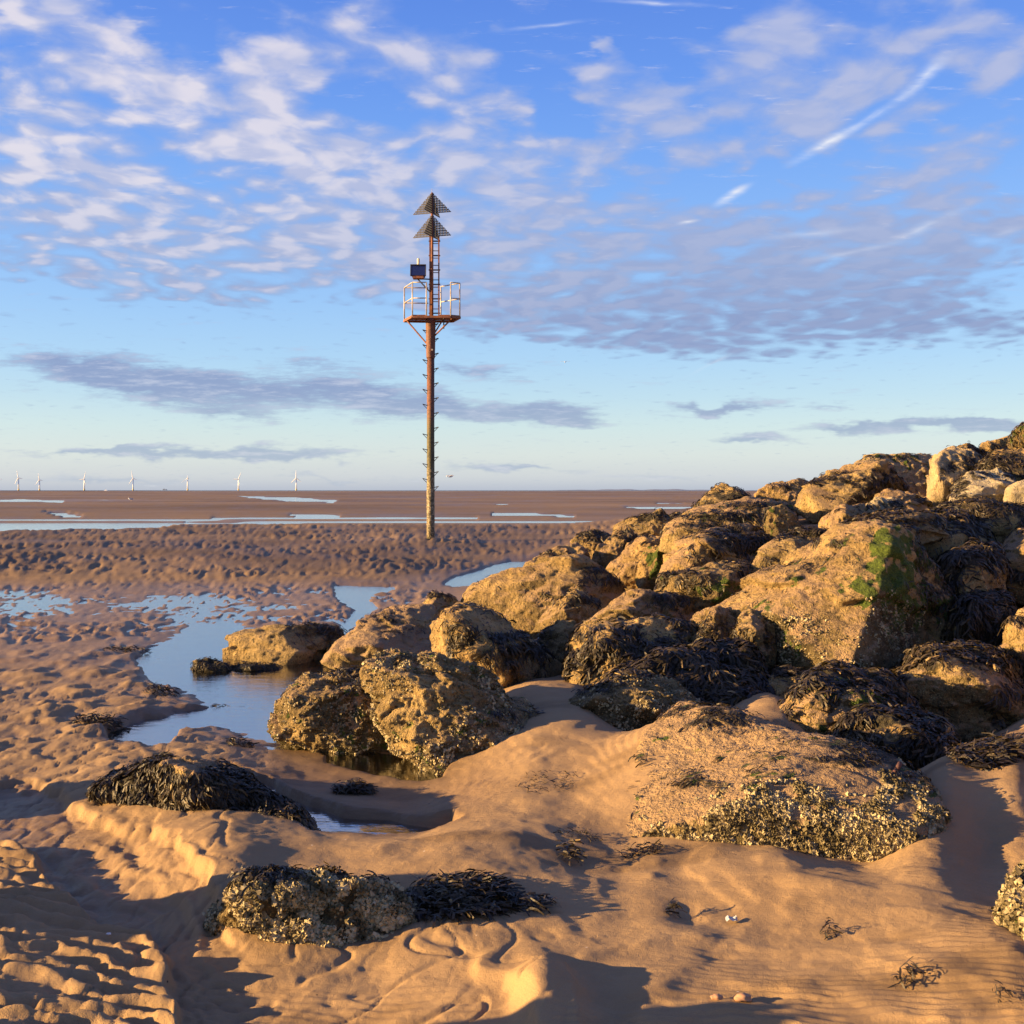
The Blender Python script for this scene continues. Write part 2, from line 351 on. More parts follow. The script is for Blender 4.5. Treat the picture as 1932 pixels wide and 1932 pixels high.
M_weed = mat_weed('seaweed', (0.016,0.012,0.007,1), (0.065,0.045,0.018,1), (0.30,0.20,0.07,1))
M_barn = mat_plain('barnacle', (0.11,0.085,0.035), 0.85, 0, 11.0, (0.44,0.36,0.20))

# ------------------------------------------------------------------ boulders: data
# name, label, near distance y, thickness, outline (u,v[,dy]), bulges (u,v,dy), level, opts
B = []
def bo(lab, y, th, outl, bul=(), lv=6, **k): B.append(dict(lab=lab, y=y, th=th, o=outl, b=bul, lv=lv, **k))
bo('low barnacle-crusted rock in the sand at the front, tufts of black weed along its top', 4.45, .62,
   [(388,1745),(385,1695,.1),(405,1656,.2),(470,1648,.05),(600,1646,.05),(700,1655,.1),(770,1682,.15),(845,1738,.2),(845,1800,.15),(600,1815),(420,1800)],
   [(470,1690,-.12),(640,1690,-.16),(720,1720,-.1),(560,1760,-.16),(680,1790,-.12),(420,1700,-.04)], 8, barn=1.0, sand=.38, chips=3, crag=.6, nb=7500,
   weed=[(480,1645,110,22,1.0),(640,1640,110,20,.9),(800,1650,80,26,1),(330,1740,1,1,0)], moss=[(620,1735,60,60,.8),(800,1770,60,40,.8),(700,1680,50,40,.4)], nf=700, fl=.07, rough=1.3)
bo('rock buried under a heap of glossy black bladderwrack beside the small stream', 6.0, .85,
   [(180,1494,.2),(200,1460,.3),(250,1436,.35),(300,1424,.45),(390,1428,.45),(450,1470,.3),(530,1516,.1),(612,1560,-.1),(560,1575,-.05),(420,1560,-.05),(260,1520,.05)],
   [(330,1455,.0),(440,1500,-.06)], 7, barn=.1, sand=.75, weed=[(270,1450,130,60,1.2),(420,1500,130,70,1.3),(520,1545,110,40,1.3),(300,1510,140,50,1.2),(430,1440,70,40,1.0),(230,1490,90,50,1.2)], weedoff=[(365,1430,50,26)], nf=9500, fl=.07)
bo('huge half-buried slab, sand on top and a barnacle-studded front, the largest stone in the foreground', 5.35, 1.7,
   [(1095,1645,.35),(1120,1600,.35),(1175,1545,.5),(1180,1450,1.0),(1215,1375,1.5),(1285,1318,1.8),(1400,1350,1.6),(1500,1378,1.2),(1600,1395,.75),(1690,1420,.6),(1760,1475,.3),(1790,1540,.0),(1812,1640,-.1),(1800,1700,-.2),(1500,1690,-.05),(1200,1670,.25)],
   [(1380,1525,.10),(1470,1455,.30),(1560,1410,.55),(1500,1560,.0),(1640,1560,-.10),(1250,1565,.3),(1720,1560,-.12)], 8, barn=.75, sand=.85, crag=.25, chips=0, nb=14000,
   barnz=[(1520,1570,330,95),(1700,1560,130,130),(1300,1600,190,40)],
   weed=[(1350,1350,90,30,1.0),(1180,1440,110,26,.55),(1310,1480,120,26,.5),(1640,1420,110,28,1.1),(1720,1455,60,34,1.0),(1090,1440,90,20,.5),(1440,1440,130,40,.35),(1470,1400,90,30,.3)], moss=[(1760,1510,60,60,.7),(1500,1630,200,30,.7),(1690,1640,90,30,.8)], nf=2300, fl=.06, rough=.45)
bo('rounded barnacled boulder at the water edge, left of the big tilted block', 8.05, 1.1,
   [(508,1350),(520,1308,.2),(560,1275,.4),(630,1257,.55),(690,1258,.6),(730,1290,.4),(790,1400,.1),(760,1440,0),(640,1432,0),(555,1400,0),(510,1378,0)],
   [(560,1320,-.05),(630,1330,-.25),(680,1380,-.25)], 7, barn=.75, sand=.42, nb=1800, weed=[(650,1262,60,14,1.0),(600,1300,80,30,.25)], moss=[(700,1400,60,26,.5)], nf=300, fl=.07)
bo('big tilted barnacled block with a sharp left edge standing over the shallow pool', 7.6, 1.25,
   [(677,1272,.35),(688,1238,.45),(712,1222,.55),(775,1228,.55),(860,1258,.5),(960,1310,.42),(1075,1385,.35),(1085,1420,.25),(1000,1450,-.1),(930,1475,-.2),(830,1470,-.2),(740,1405,.05),(700,1345,.2)],
   [(712,1290,.02),(735,1350,-.12),(800,1418,-.25),(860,1290,.12),(930,1400,-.15)], 8, barn=.6, sand=.36, chips=4, nb=4500, weed=[(1000,1370,60,20,.3),(990,1345,70,14,.4)], moss=[(780,1400,70,40,.3)], nf=260, fl=.06, rough=1.1)
bo('dark angular block standing alone in the pool, lit on its left face', 12.35, 1.0,
   [(422,1228,.2),(436,1200,.3),(480,1188,.35),(540,1180,.2),(640,1181,.5),(652,1192,.6),(648,1216,.5),(612,1262,.3),(540,1268,-.1),(440,1262,.1)],
   [(540,1190,-.1),(545,1250,-.45),(480,1215,-.1)], 6, barn=.6, sand=.22, weed=[(600,1190,60,14,.6)], nf=200, fl=.1)
bo('smallest dark stone in the pool, in front of the angular block', 11.5, .3, [(366,1270),(368,1250),(382,1243),(410,1246),(432,1260),(440,1276),(400,1280)], [(395,1258,-.05)], 6, barn=.5, sand=.1, weed=[(400,1250,50,20,1.0)], nf=260, fl=.06)
bo('low weedy ridge of stone trailing right from the smallest stone in the pool', 11.6, .25, [(425,1268),(440,1256),(480,1252),(520,1254),(545,1264),(500,1276),(440,1276)], [(480,1260,-.05)], 5, barn=.4, sand=.1, weed=[(480,1258,80,20,1.1)], nf=300, fl=.06)
bo('flat sand-dusted slab leaning between the pool block and the weedy boulder', 11.0, 1.8,
   [(605,1245,0),(650,1200,.6),(700,1162,1.2),(740,1148,1.5),(800,1152,1.5),(832,1180,1.2),(840,1230,.6),(790,1270,0),(700,1275,0)], [(700,1215,.3)], 7, barn=.2, sand=.62, weed=[(740,1165,40,14,.5),(720,1195,90,14,.4)], nf=450, fl=.07)
bo('peaked boulder hung with brown weed, just above the lit wedge of sand', 9.9, 1.3,
   [(812,1230,.1),(818,1185,.2),(835,1142,.4),(862,1133,.5),(900,1140,.5),(950,1178,.5),(1000,1215,.4),(1062,1255,.35),(1040,1285,.2),(960,1310,0),(880,1300,0)],
   [(880,1190,-.1),(850,1170,.0),(940,1230,-.15)], 7, barn=.5, sand=.35, weed=[(885,1215,50,50,.7),(930,1245,60,34,.75),(1000,1225,80,14,1.1),(960,1200,60,12,1.0),(850,1165,40,25,.3)], nf=1500, fl=.1)
bo('small sandy stone with a dark cap behind the flat leaning slab', 14.0, .8, [(772,1165),(798,1132,.2),(825,1118,.3),(850,1122,.3),(870,1142,.2),(866,1180,0),(800,1185,0)], [(820,1140,-.05)], 6, barn=.2, sand=.5, weed=[(835,1120,40,10,1.0),(800,1160,70,14,.4)], nf=260, fl=.09)
bo('broad ochre boulder with a ridge falling right, on the left flank of the heap', 13.8, 1.8,
   [(862,1125,.3),(878,1100,.5),(960,1096,.5),(1010,1090,.4),(1060,1060,.3),(1098,1050,.3),(1140,1085,.3),(1197,1122,.3),(1190,1160,.1),(1100,1195,0),(1000,1210,-.1),(900,1195,0)],
   [(1060,1110,-.3),(1000,1150,-.35),(930,1130,-.1)], 7, barn=.5, sand=.45, weed=[(1150,1095,60,10,1.0),(1130,1075,50,9,1.0),(950,1110,90,16,.35)], nf=700, fl=.1)
bo('stone with a notched crest at the far left edge of the heap, by the stream', 17.0, 1.2, [(1000,1100,.1),(1008,1056,.2),(1025,1045,.3),(1060,1030,.3),(1088,1022,.3),(1106,1046,.3),(1116,1090,.1),(1060,1115,0)], [(1060,1055,-.1)], 6, barn=.4, sand=.45, weed=[(1030,1062,40,12,.6),(1055,1045,40,10,.5)], nf=300, fl=.11)
bo('small stone with a shaded right side in front of the broad ochre boulder', 11.9, .8, [(1007,1190,0),(1038,1146,.2),(1085,1118,.3),(1106,1122,.3),(1130,1133,.3),(1110,1175,.1),(1050,1195,0)], [(1065,1145,-.1)], 6, barn=.4, sand=.4, weed=[(1095,1135,50,18,.7)], nf=300, fl=.09)
bo('long low stone with a bright left slope and shadowed right end, centre of the heap', 11.3, 1.0, [(1080,1190,0),(1130,1152,.2),(1190,1122,.3),(1228,1112,.3),(1270,1124,.4),(1315,1140,.5),(1295,1190,.2),(1200,1215,0),(1100,1215,0)], [(1215,1135,-.15),(1150,1170,-.1)], 6, barn=.3, sand=.5, weed=[(1265,1130,50,16,1.0),(1100,1190,60,14,.7)], nf=500, fl=.09)
bo('yellow-brown barnacled stump tucked left of the weed-draped rocks', 10.6, .8, [(1006,1225),(1018,1195,.1),(1045,1180,.2),(1085,1175,.3),(1100,1220,.1),(1090,1275,0),(1045,1275,0)], [(1045,1210,-.1)], 6, barn=.7, sand=.3, weed=[(1030,1190,50,14,.3)], nf=120, fl=.08)
bo('steep-sided rock draped with hanging wrack above the lit wedge of sand', 9.55, 1.3,
   [(1070,1285,0),(1074,1215,.1),(1095,1188,.3),(1150,1172,.5),(1240,1168,.6),(1310,1185,.6),(1320,1250,.3),(1240,1310,0),(1130,1310,0)], [(1120,1220,-.1),(1200,1230,-.1)], 7, barn=.3, sand=.45, weed=[(1130,1235,80,60,.85),(1210,1210,110,50,.8),(1280,1195,70,30,.7)], nf=3000, fl=.12)
bo('domed rock wholly thatched in black wrack at the centre of the heap', 8.75, 1.4,
   [(1140,1330,.1),(1180,1265,.3),(1245,1225,.5),(1320,1208,.6),(1400,1216,.6),(1445,1250,.5),(1460,1330,.2),(1440,1400,0),(1250,1400,0)], [(1280,1260,0),(1370,1280,-.1)], 7, barn=.1, sand=.1, weed=[(1300,1270,200,110,1.6),(1400,1310,90,80,1.6),(1230,1240,90,40,1.2)], nf=6500, fl=.13)
bo('stub with a dark hollow front and bright barnacled shoulder below the wrack-thatched dome', 8.0, 1.0,
   [(1063,1370,.2),(1080,1318,.3),(1145,1283,.4),(1205,1262,.4),(1260,1280,.4),(1340,1320,.4),(1350,1400,.2),(1200,1420,0),(1080,1420,.1)], [(1170,1310,-.1),(1215,1350,-.25),(1130,1360,.0)], 7, barn=.85, sand=.15, nb=1500, weed=[(1120,1295,60,14,.9),(1180,1270,50,12,.9)], nf=500, fl=.08)
bo('small stone with a sunlit cap wedged left of the great green-topped boulder', 9.9, .8, [(1283,1215),(1308,1162,.2),(1345,1140,.3),(1386,1148,.3),(1404,1185,.2),(1408,1245,0),(1330,1245,0)], [(1345,1165,-.1),(1370,1200,-.15)], 6, barn=.3, sand=.5, weed=[(1350,1195,60,30,.6)], nf=500, fl=.08)
bo('narrow pinkish stone against the foot of the great green-topped boulder', 9.6, .5, [(1386,1175,.1),(1398,1150,.2),(1440,1145,.3),(1462,1165,.2),(1458,1260,0),(1400,1260,0)], [(1420,1170,-.05)], 6, barn=.2, sand=.5, weed=[(1410,1200,40,40,.6)], nf=250, fl=.08)
bo('great pyramid-shaped boulder with bright green moss down its crown, tallest in the middle', 9.5, 2.0,
   [(1366,1150,.9),(1430,1092,1.1),(1500,1038,1.2),(1560,1012,1.1),(1610,1004,.9),(1665,1003,.7),(1700,1014,.7),(1745,1080,1.0),(1790,1140,1.1),(1806,1200,1.0),(1790,1245,.8),(1740,1275,.5),(1640,1285,-.1),(1560,1285,-.1),(1490,1280,.1),(1440,1250,.3),(1400,1190,.6)],
   [(1600,1120,-.1),(1645,1090,.0),(1570,1170,-.45),(1595,1255,-.5),(1500,1200,-.1),(1668,1030,.4)], 8, chips=3, barn=.45, sand=.50, nb=2500,
   barnz=[(1520,1200,140,70),(1690,1190,90,70)],
   weed=[(1500,1075,120,20,.45),(1580,1060,110,16,.5),(1420,1120,80,16,.4),(1540,1020,110,10,.6),(1760,1120,40,60,1.0),(1740,1060,26,50,.9)],
   moss=[(1678,1035,44,40,1.3),(1690,1085,60,50,1.3),(1630,1105,60,34,1.05),(1735,1145,60,40,1.05),(1655,1060,30,60,1.0),(1600,1090,40,20,.7)], nf=2200, fl=.07, rough=.9)
bo('square dark block capped with weed, right behind the green-topped boulder', 11.8, 1.6,
   [(1672,1040,.3),(1700,978,.5),(1780,965,.6),(1832,968,.6),(1862,1000,.5),(1875,1070,.2),(1800,1100,0),(1720,1090,0)], [(1740,1010,-.1),(1800,1020,-.2)], 7, barn=.3, sand=.35, weed=[(1760,975,130,24,1.2),(1830,1010,60,50,.9)], nf=2000, fl=.13)
bo('rock with a grey tangle of weed draped over its rounded head, right side', 10.6, 1.2,
   [(1750,1110,.3),(1765,1066,.3),(1800,1041,.4),(1845,1027,.5),(1882,1036,.5),(1898,1065,.4),(1905,1160,.1),(1840,1210,0),(1780,1190,0)], [(1820,1070,-.1),(1850,1110,-.1)], 7, barn=.2, sand=.4, weed=[(1830,1050,100,34,1.2),(1790,1120,34,60,1.0)], nf=2200, fl=.12)
bo('ochre rock entering at the right edge above the weedy gully', 11.3, 1.4, [(1876,1060,.2),(1910,1015,.4),(1960,998,.5),(2040,990,.5),(2060,1110,.2),(1950,1140,0),(1890,1120,0)], [(1930,1050,-.1)], 6, barn=.3, sand=.5, weed=[(1910,1085,60,26,.8),(1960,1010,80,18,.6)], nf=500, fl=.11)
bo('streaky sandy boulder cut off by the right edge, halfway down', 8.9, 1.3, [(1891,1240),(1896,1190,.1),(1925,1158,.3),(1990,1140,.4),(2080,1150,.4),(2080,1280,.1),(1960,1290,0),(1905,1275,0)], [(1940,1200,-.1)], 6, barn=.3, sand=.6, weed=[(1920,1165,50,14,.8),(1930,1250,50,26,.8)], nf=500, fl=.09)
bo('black weed-choked rock deep in the gully on the right', 10.0, 1.0, [(1790,1180),(1800,1130,.2),(1850,1112,.3),(1900,1120,.3),(1925,1190,.1),(1900,1250,0),(1800,1250,0)], [(1850,1150,-.1)], 6, barn=.1, sand=.25, weed=[(1850,1170,90,80,1.2)], nf=1600, fl=.13)
bo('dome fringed with combed wrack over a bare sandy brow, lower right', 8.3, 1.5,
   [(1664,1300,.3),(1690,1250,.5),(1730,1228,.6),(1785,1217,.7),(1850,1226,.7),(1905,1250,.6),(1980,1290,.5),(2010,1380,.2),(1880,1395,0),(1790,1395,0),(1720,1370,.1)], [(1780,1275,-.05),(1850,1310,-.15)], 7, barn=.45, sand=.5,
   weed=[(1740,1245,90,24,1.3),(1840,1240,90,26,1.3),(1820,1265,60,20,1.0),(1690,1280,40,40,1.1),(1720,1320,60,30,.5),(1900,1300,80,60,.5)], weedoff=[(1780,1285,60,24)], nf=3000, fl=.11)
bo('rock wearing a thick cap of wrack with sand below, right of the domed thatch', 7.7, 1.2,
   [(1430,1375,.0),(1490,1320,.2),(1525,1268,.4),(1580,1246,.5),(1635,1253,.5),(1685,1290,.4),(1735,1340,.3),(1730,1395,0),(1600,1400,-.05),(1480,1400,-.05)], [(1570,1300,-.05),(1610,1340,-.12)], 7, barn=.2, sand=.62,
   weed=[(1575,1275,80,44,1.4),(1650,1285,60,30,1.2),(1700,1325,50,30,1.1),(1470,1350,60,16,.6)], weedoff=[(1620,1335,34,26)], moss=[(1670,1325,24,10,.9)], nf=3000, fl=.10)
bo('squat rock with wrack streaming off its right side onto the sand', 7.1, 1.0,
   [(1560,1385,.3),(1600,1355,.4),(1650,1336,.4),(1705,1336,.4),(1765,1358,.3),(1805,1390,.2),(1815,1460,0),(1690,1470,-.05),(1620,1440,0)], [(1690,1370,-.05),(1740,1410,-.12)], 7, barn=.15, sand=.4,
   weed=[(1660,1350,110,26,1.3),(1760,1390,60,60,1.1),(1560,1390,90,24,1.3),(1720,1420,60,40,.7)], nf=3200, fl=.11)
bo('pale barnacle-white boulder cut off by the right edge at the bottom', 3.95, .8,
   [(1872,1800,.1),(1874,1720,.15),(1890,1668,.2),(1932,1632,.3),(2040,1600,.4),(2160,1640,.4),(2180,1820,.2),(2080,1900,0),(1960,1880,0),(1900,1850,0)], [(1930,1740,-.1),(2020,1760,-.15)], 7, barn=1.0, sand=.1, nb=3500, pale=True, weed=[], moss=[(1930,1740,40,90,.35)], nf=0, rough=1.1)
bo('rough wedge of stone filling the gap above the left shoulder of the green-topped boulder', 12.2, 1.4, [(1415,1085,.1),(1440,1040,.3),(1490,1005,.5),(1545,990,.6),(1590,998,.6),(1580,1050,.3),(1500,1100,.1)], [(1500,1035,-.1)], 6, barn=.3, sand=.45, weed=[(1520,1005,70,14,.8),(1460,1050,50,16,.5)], nf=700, fl=.1)
bo('small weed-tufted stone wedged beside the wrack-thatched dome, right', 8.9, .8, [(1432,1350,0),(1440,1290,.2),(1470,1262,.3),(1510,1262,.3),(1535,1290,.2),(1530,1350,0)], [(1480,1290,-.1)], 6, barn=.3, sand=.4, weed=[(1485,1272,50,16,1.0)], nf=500, fl=.1)
# crest and far side of the heap
bo('dark-headed low rock on the far left end of the crest', 21.5, 1.4, [(1148,1012),(1162,988,.2),(1200,976,.3),(1248,963,.3),(1264,980,.2),(1275,1020,0),(1200,1030,0)], [(1210,992,-.1)], 6, barn=.3, sand=.3, weed=[(1235,975,50,12,.9)], nf=300, fl=.14)
bo('small dark stone peeping behind the low rock on the far left end of the crest', 22.8, .8, [(1250,1000),(1258,974,.1),(1280,967,.2),(1292,978,.1),(1290,1010,0)], [], 5, barn=.2, sand=.15, weed=[(1275,975,30,14,1.0)], nf=150, fl=.14)
bo('brown knobbly rock just above the far stream, left of two leaning stones', 19.8, 1.2, [(1076,1040),(1080,1016,.1),(1093,1009,.2),(1120,1004,.3),(1152,1010,.2),(1160,1060,0),(1100,1070,0)], [(1105,1025,-.1)], 6, barn=.5, sand=.2, weed=[(1120,1008,50,10,.8)], nf=260, fl=.14)
bo('first of two leaning pointed stones, the farther and smaller one', 18.0, 1.2, [(1105,1085),(1138,1028,.2),(1172,996,.3),(1206,1010,.3),(1222,1050,.2),(1190,1100,0),(1120,1105,0)], [(1160,1040,-.2)], 6, barn=.2, sand=.5, weed=[(1190,1018,36,18,.8)], nf=260, fl=.12)
bo('second of two leaning pointed stones, nearer and with a long bright slope', 16.3, 1.4, [(1120,1110),(1170,1055,.2),(1196,1014,.4),(1217,1005,.4),(1246,1012,.4),(1262,1040,.3),(1256,1110,0),(1180,1120,0)], [(1205,1045,-.2)], 6, barn=.3, sand=.5, weed=[(1225,1040,30,34,.6)], nf=350, fl=.12)
bo('small mossy olive stone at the foot of the second leaning stone', 15.3, .7, [(1200,1090),(1213,1048,.1),(1240,1026,.2),(1261,1031,.2),(1270,1070,.1),(1255,1105,0),(1210,1110,0)], [(1235,1055,-.1)], 6, barn=.3, sand=.1, weed=[], moss=[(1240,1060,30,34,.75)], nf=0)
bo('pointed dark-topped rock breaking the horizon at the left of the crest', 17.5, 1.6, [(1296,985),(1314,955,.2),(1340,931,.3),(1363,914,.4),(1396,922,.4),(1421,939,.3),(1434,985,0),(1360,1000,0)], [(1350,945,-.1)], 6, barn=.2, sand=.3, weed=[(1380,935,50,14,.9),(1330,955,40,14,.6)], nf=500, fl=.13)
bo('long sandy slab streaked with weed under the pointed crest rock', 15.0, 2.0, [(1255,1035,.0),(1266,988,.2),(1310,960,.5),(1375,946,.8),(1445,943,.9),(1492,965,.8),(1512,1000,.4),(1470,1035,0),(1350,1055,-.1)], [(1320,985,-.1),(1400,985,0)], 7, barn=.2, sand=.55, weed=[(1380,975,130,12,.7),(1450,955,60,12,.7),(1340,1000,100,12,.6)], moss=[(1470,960,30,10,.6)], nf=1400, fl=.11)
bo('slab with a bare pale facet at its left and dark weed across its right half', 13.3, 2.0, [(1252,1085,.0),(1268,1025,.3),(1300,1000,.6),(1400,998,.9),(1490,1008,1.0),(1520,1035,.8),(1460,1100,.1),(1380,1130,0),(1280,1120,-.1)], [(1300,1035,-.2),(1360,1060,-.2)], 7, barn=.15, sand=.6, weed=[(1420,1025,110,34,.85),(1340,1010,60,12,.7),(1330,1085,80,14,.5)], nf=2600, fl=.11)
bo('green-brown stone in deep shade beside the left foot of the green-topped boulder', 11.9, 1.3, [(1226,1140),(1258,1092,.3),(1340,1068,.5),(1400,1064,.5),(1450,1075,.4),(1420,1130,.2),(1360,1170,0),(1240,1170,0)], [(1350,1095,-.2),(1280,1120,-.1)], 7, barn=.5, sand=.35, weed=[(1290,1090,70,20,.7),(1400,1080,50,30,.7)], moss=[(1380,1110,40,30,.8)], nf=1300, fl=.1)
bo('low rounded stone on the crest right of the pointed rock', 19.0, 1.4, [(1416,960),(1432,919,.2),(1480,912,.3),(1512,904,.4),(1532,916,.3),(1540,960,0),(1440,975,0)], [(1460,930,-.1)], 6, barn=.2, sand=.5, weed=[(1500,915,50,10,.5)], nf=200, fl=.13)
bo('broad hump-backed rock on the crest with a dark cave-like hollow in its side', 16.2, 2.0,
   [(1500,960,.0),(1505,925,.2),(1532,905,.4),(1580,886,.6),(1640,870,.8),(1665,880,.8),(1690,900,.8),(1708,926,.7),(1700,965,.3),(1620,985,0),(1540,985,-.1)], [(1560,920,-.1),(1620,905,0),(1600,950,-.3),(1650,915,.1)], 7, barn=.2, sand=.45, weed=[(1580,905,110,12,.7),(1660,920,50,26,1.2),(1620,940,60,12,.8)], nf=1600, fl=.12)
bo('grey-brown wall of rock with a white streak forming the skyline behind the hump-backed rock', 19.0, 1.8, [(1598,885,.0),(1634,862,.2),(1667,860,.3),(1734,859,.4),(1762,866,.4),(1775,950,.0),(1700,965,0),(1630,930,0)], [(1690,890,-.1)], 6, barn=.2, sand=.35, weed=[(1690,861,110,5,.7)], moss=[(1700,860,110,5,.5)], pale=.4, nf=200, fl=.12)
bo('upright stone like a blunt tooth on the skyline, right of the white-streaked wall', 15.4, 1.4, [(1750,940,.0),(1754,872,.2),(1763,852,.3),(1792,845,.4),(1826,850,.4),(1862,872,.3),(1850,910,.2),(1810,975,0),(1765,975,0)], [(1785,880,-.15),(1780,930,-.15)], 6, barn=.2, sand=.3, weed=[(1790,890,24,12,.7),(1840,870,40,14,.8),(1820,930,30,26,.6)], nf=400, fl=.12, pale=.45)
bo('pointed cap of rock behind the tooth-like stone', 17.2, 1.3, [(1785,875),(1792,853,.2),(1820,837,.3),(1852,851,.3),(1872,885,.1),(1810,895,0)], [(1825,860,-.1)], 6, barn=.2, sand=.4, weed=[(1840,850,40,10,1.0)], nf=220, fl=.12)
bo('flat-topped stone on the skyline close to the right edge', 18.2, 1.4, [(1844,875),(1848,848,.1),(1857,837,.2),(1882,835,.3),(1907,826,.3),(1930,860,.2),(1900,885,0)], [], 6, barn=.2, sand=.3, weed=[(1870,845,50,8,.5)], nf=150, fl=.12)
bo('highest rock of all, rising out of the frame at the upper right', 15.8, 2.0, [(1900,870),(1906,835,.2),(1914,818,.3),(1934,801,.4),(1990,775,.6),(2080,780,.6),(2100,880,.2),(1960,900,0)], [(1940,835,-.1)], 6, barn=.3, sand=.15, weed=[(1930,825,50,30,.6)], moss=[(1930,815,30,24,.5)], nf=300, fl=.12)
bo('pale smooth-faced boulder below the skyline on the right', 13.9, 1.6, [(1795,965,.0),(1801,912,.2),(1830,891,.4),(1862,884,.5),(1902,895,.5),(1918,912,.4),(1915,970,.1),(1850,985,0)], [(1840,925,-.15),(1880,925,-.1)], 6, barn=.15, sand=.3, weed=[(1815,920,18,22,.9),(1845,899,26,8,.7),(1905,900,30,12,.7)], nf=350, fl=.1, pale=.8)
bo('pale stone at the right edge next to the smooth-faced boulder', 13.4, 1.3, [(1892,970),(1904,921,.2),(1934,904,.3),(2000,893,.4),(2060,900,.4),(2060,980,0),(1950,990,0)], [(1940,940,-.1)], 6, barn=.2, sand=.25, weed=[(1930,970,60,10,.6)], nf=150, fl=.1, pale=.7)
bo('dark weedy rock between the highest rock and the pale smooth boulder', 15.1, 1.3, [(1842,900),(1855,872,.2),(1885,850,.3),(1940,845,.4),(2040,850,.4),(2040,920,0),(1920,925,0)], [(1890,880,-.1)], 6, barn=.2, sand=.3, weed=[(1900,875,90,34,1.0)], nf=900, fl=.12)
bo('small smooth sandy stone in the dip below the hump-backed rock', 14.4, .9, [(1648,965),(1658,935,.1),(1690,927,.2),(1730,934,.2),(1757,950,.2),(1760,985,0),(1690,985,0)], [(1695,945,-.1)], 6, barn=.15, sand=.55, weed=[(1740,945,30,10,.6)], nf=120, fl=.1)
bo('low pale triangular stone directly above the green-topped boulder', 13.3, .9, [(1612,990),(1622,966,.1),(1655,938,.2),(1690,948,.3),(1718,966,.2),(1715,995,0),(1650,1000,0)], [(1655,960,-.1)], 6, barn=.2, sand=.35, weed=[(1685,953,36,8,.9),(1640,960,12,14,.8)], nf=260, fl=.09, pale=.6)
bo('sand-smothered lump left of the low pale triangular stone', 12.8, 1.1, [(1545,1015),(1553,976,.1),(1580,960,.3),(1625,951,.4),(1645,975,.3),(1640,1025,0),(1580,1025,0)], [(1590,980,-.1)], 6, barn=.1, sand=.75, weed=[(1600,965,60,8,.3)], nf=120, fl=.09)
bo('small mossy slab leaning between the weed-streaked slab and the dark dip', 14.0, .8, [(1446,1000),(1450,958,.1),(1480,954,.2),(1507,985,.2),(1512,1015,0),(1460,1020,0)], [], 6, barn=.3, sand=.25, weed=[(1460,965,30,10,.6)], moss=[(1470,965,30,12,.6)], nf=150, fl=.1)
bo('weed-covered ledge running behind the crown of the green-topped boulder', 11.2, 1.2, [(1530,1040,.1),(1570,998,.3),(1620,976,.4),(1700,968,.5),(1765,975,.4),(1790,1010,.2),(1700,1040,0),(1590,1045,0)], [(1650,990,-.1)], 6, barn=.2, sand=.35, weed=[(1650,985,140,26,1.1)], nf=2200, fl=.1)
bo('long dark weedy shelf below the pale boulders on the right', 12.9, 1.4, [(1745,1000,.1),(1760,970,.3),(1800,950,.4),(1850,941,.5),(1930,955,.5),(2020,970,.5),(2020,1040,.1),(1860,1045,0),(1780,1030,0)], [(1840,965,-.1)], 6, barn=.2, sand=.4, weed=[(1840,960,160,26,1.0),(1930,985,60,20,.6)], nf=2200, fl=.1)

def resolve(b):
    P = []; cu = np.mean([p[0] for p in b['o']]); cv = np.mean([p[1] for p in b['o']])
    g = 1.0 if b['lv'] == 8 and b['y'] < 7 else (1.04 if b['y'] < 8.3 else (1.09 if b['y'] < 11 else 1.13))
    for p in b['o']:
        p = (cu+(p[0]-cu)*g, cv+(p[1]-cv)*g)+tuple(p[2:])
        dy = p[2] if len(p) > 2 else 0.15
        P.append(at(p[0], p[1], b['y']+dy))
        P.append(at(cu+(p[0]-cu)*.80, cv+(p[1]-cv)*.74+4, b['y']+dy+b['th']*.9))
    for u, v, dy in b['b']: P.append(at(u, v, b['y']+dy))
    return np.array(P)
for b in B:
    b['P'] = resolve(b)
    b['lv'] = (8 if b['y'] == 5.35 else 7) if b['lv'] == 8 else (6 if b['lv'] == 7 and b['y'] > 8.6 else b['lv'])

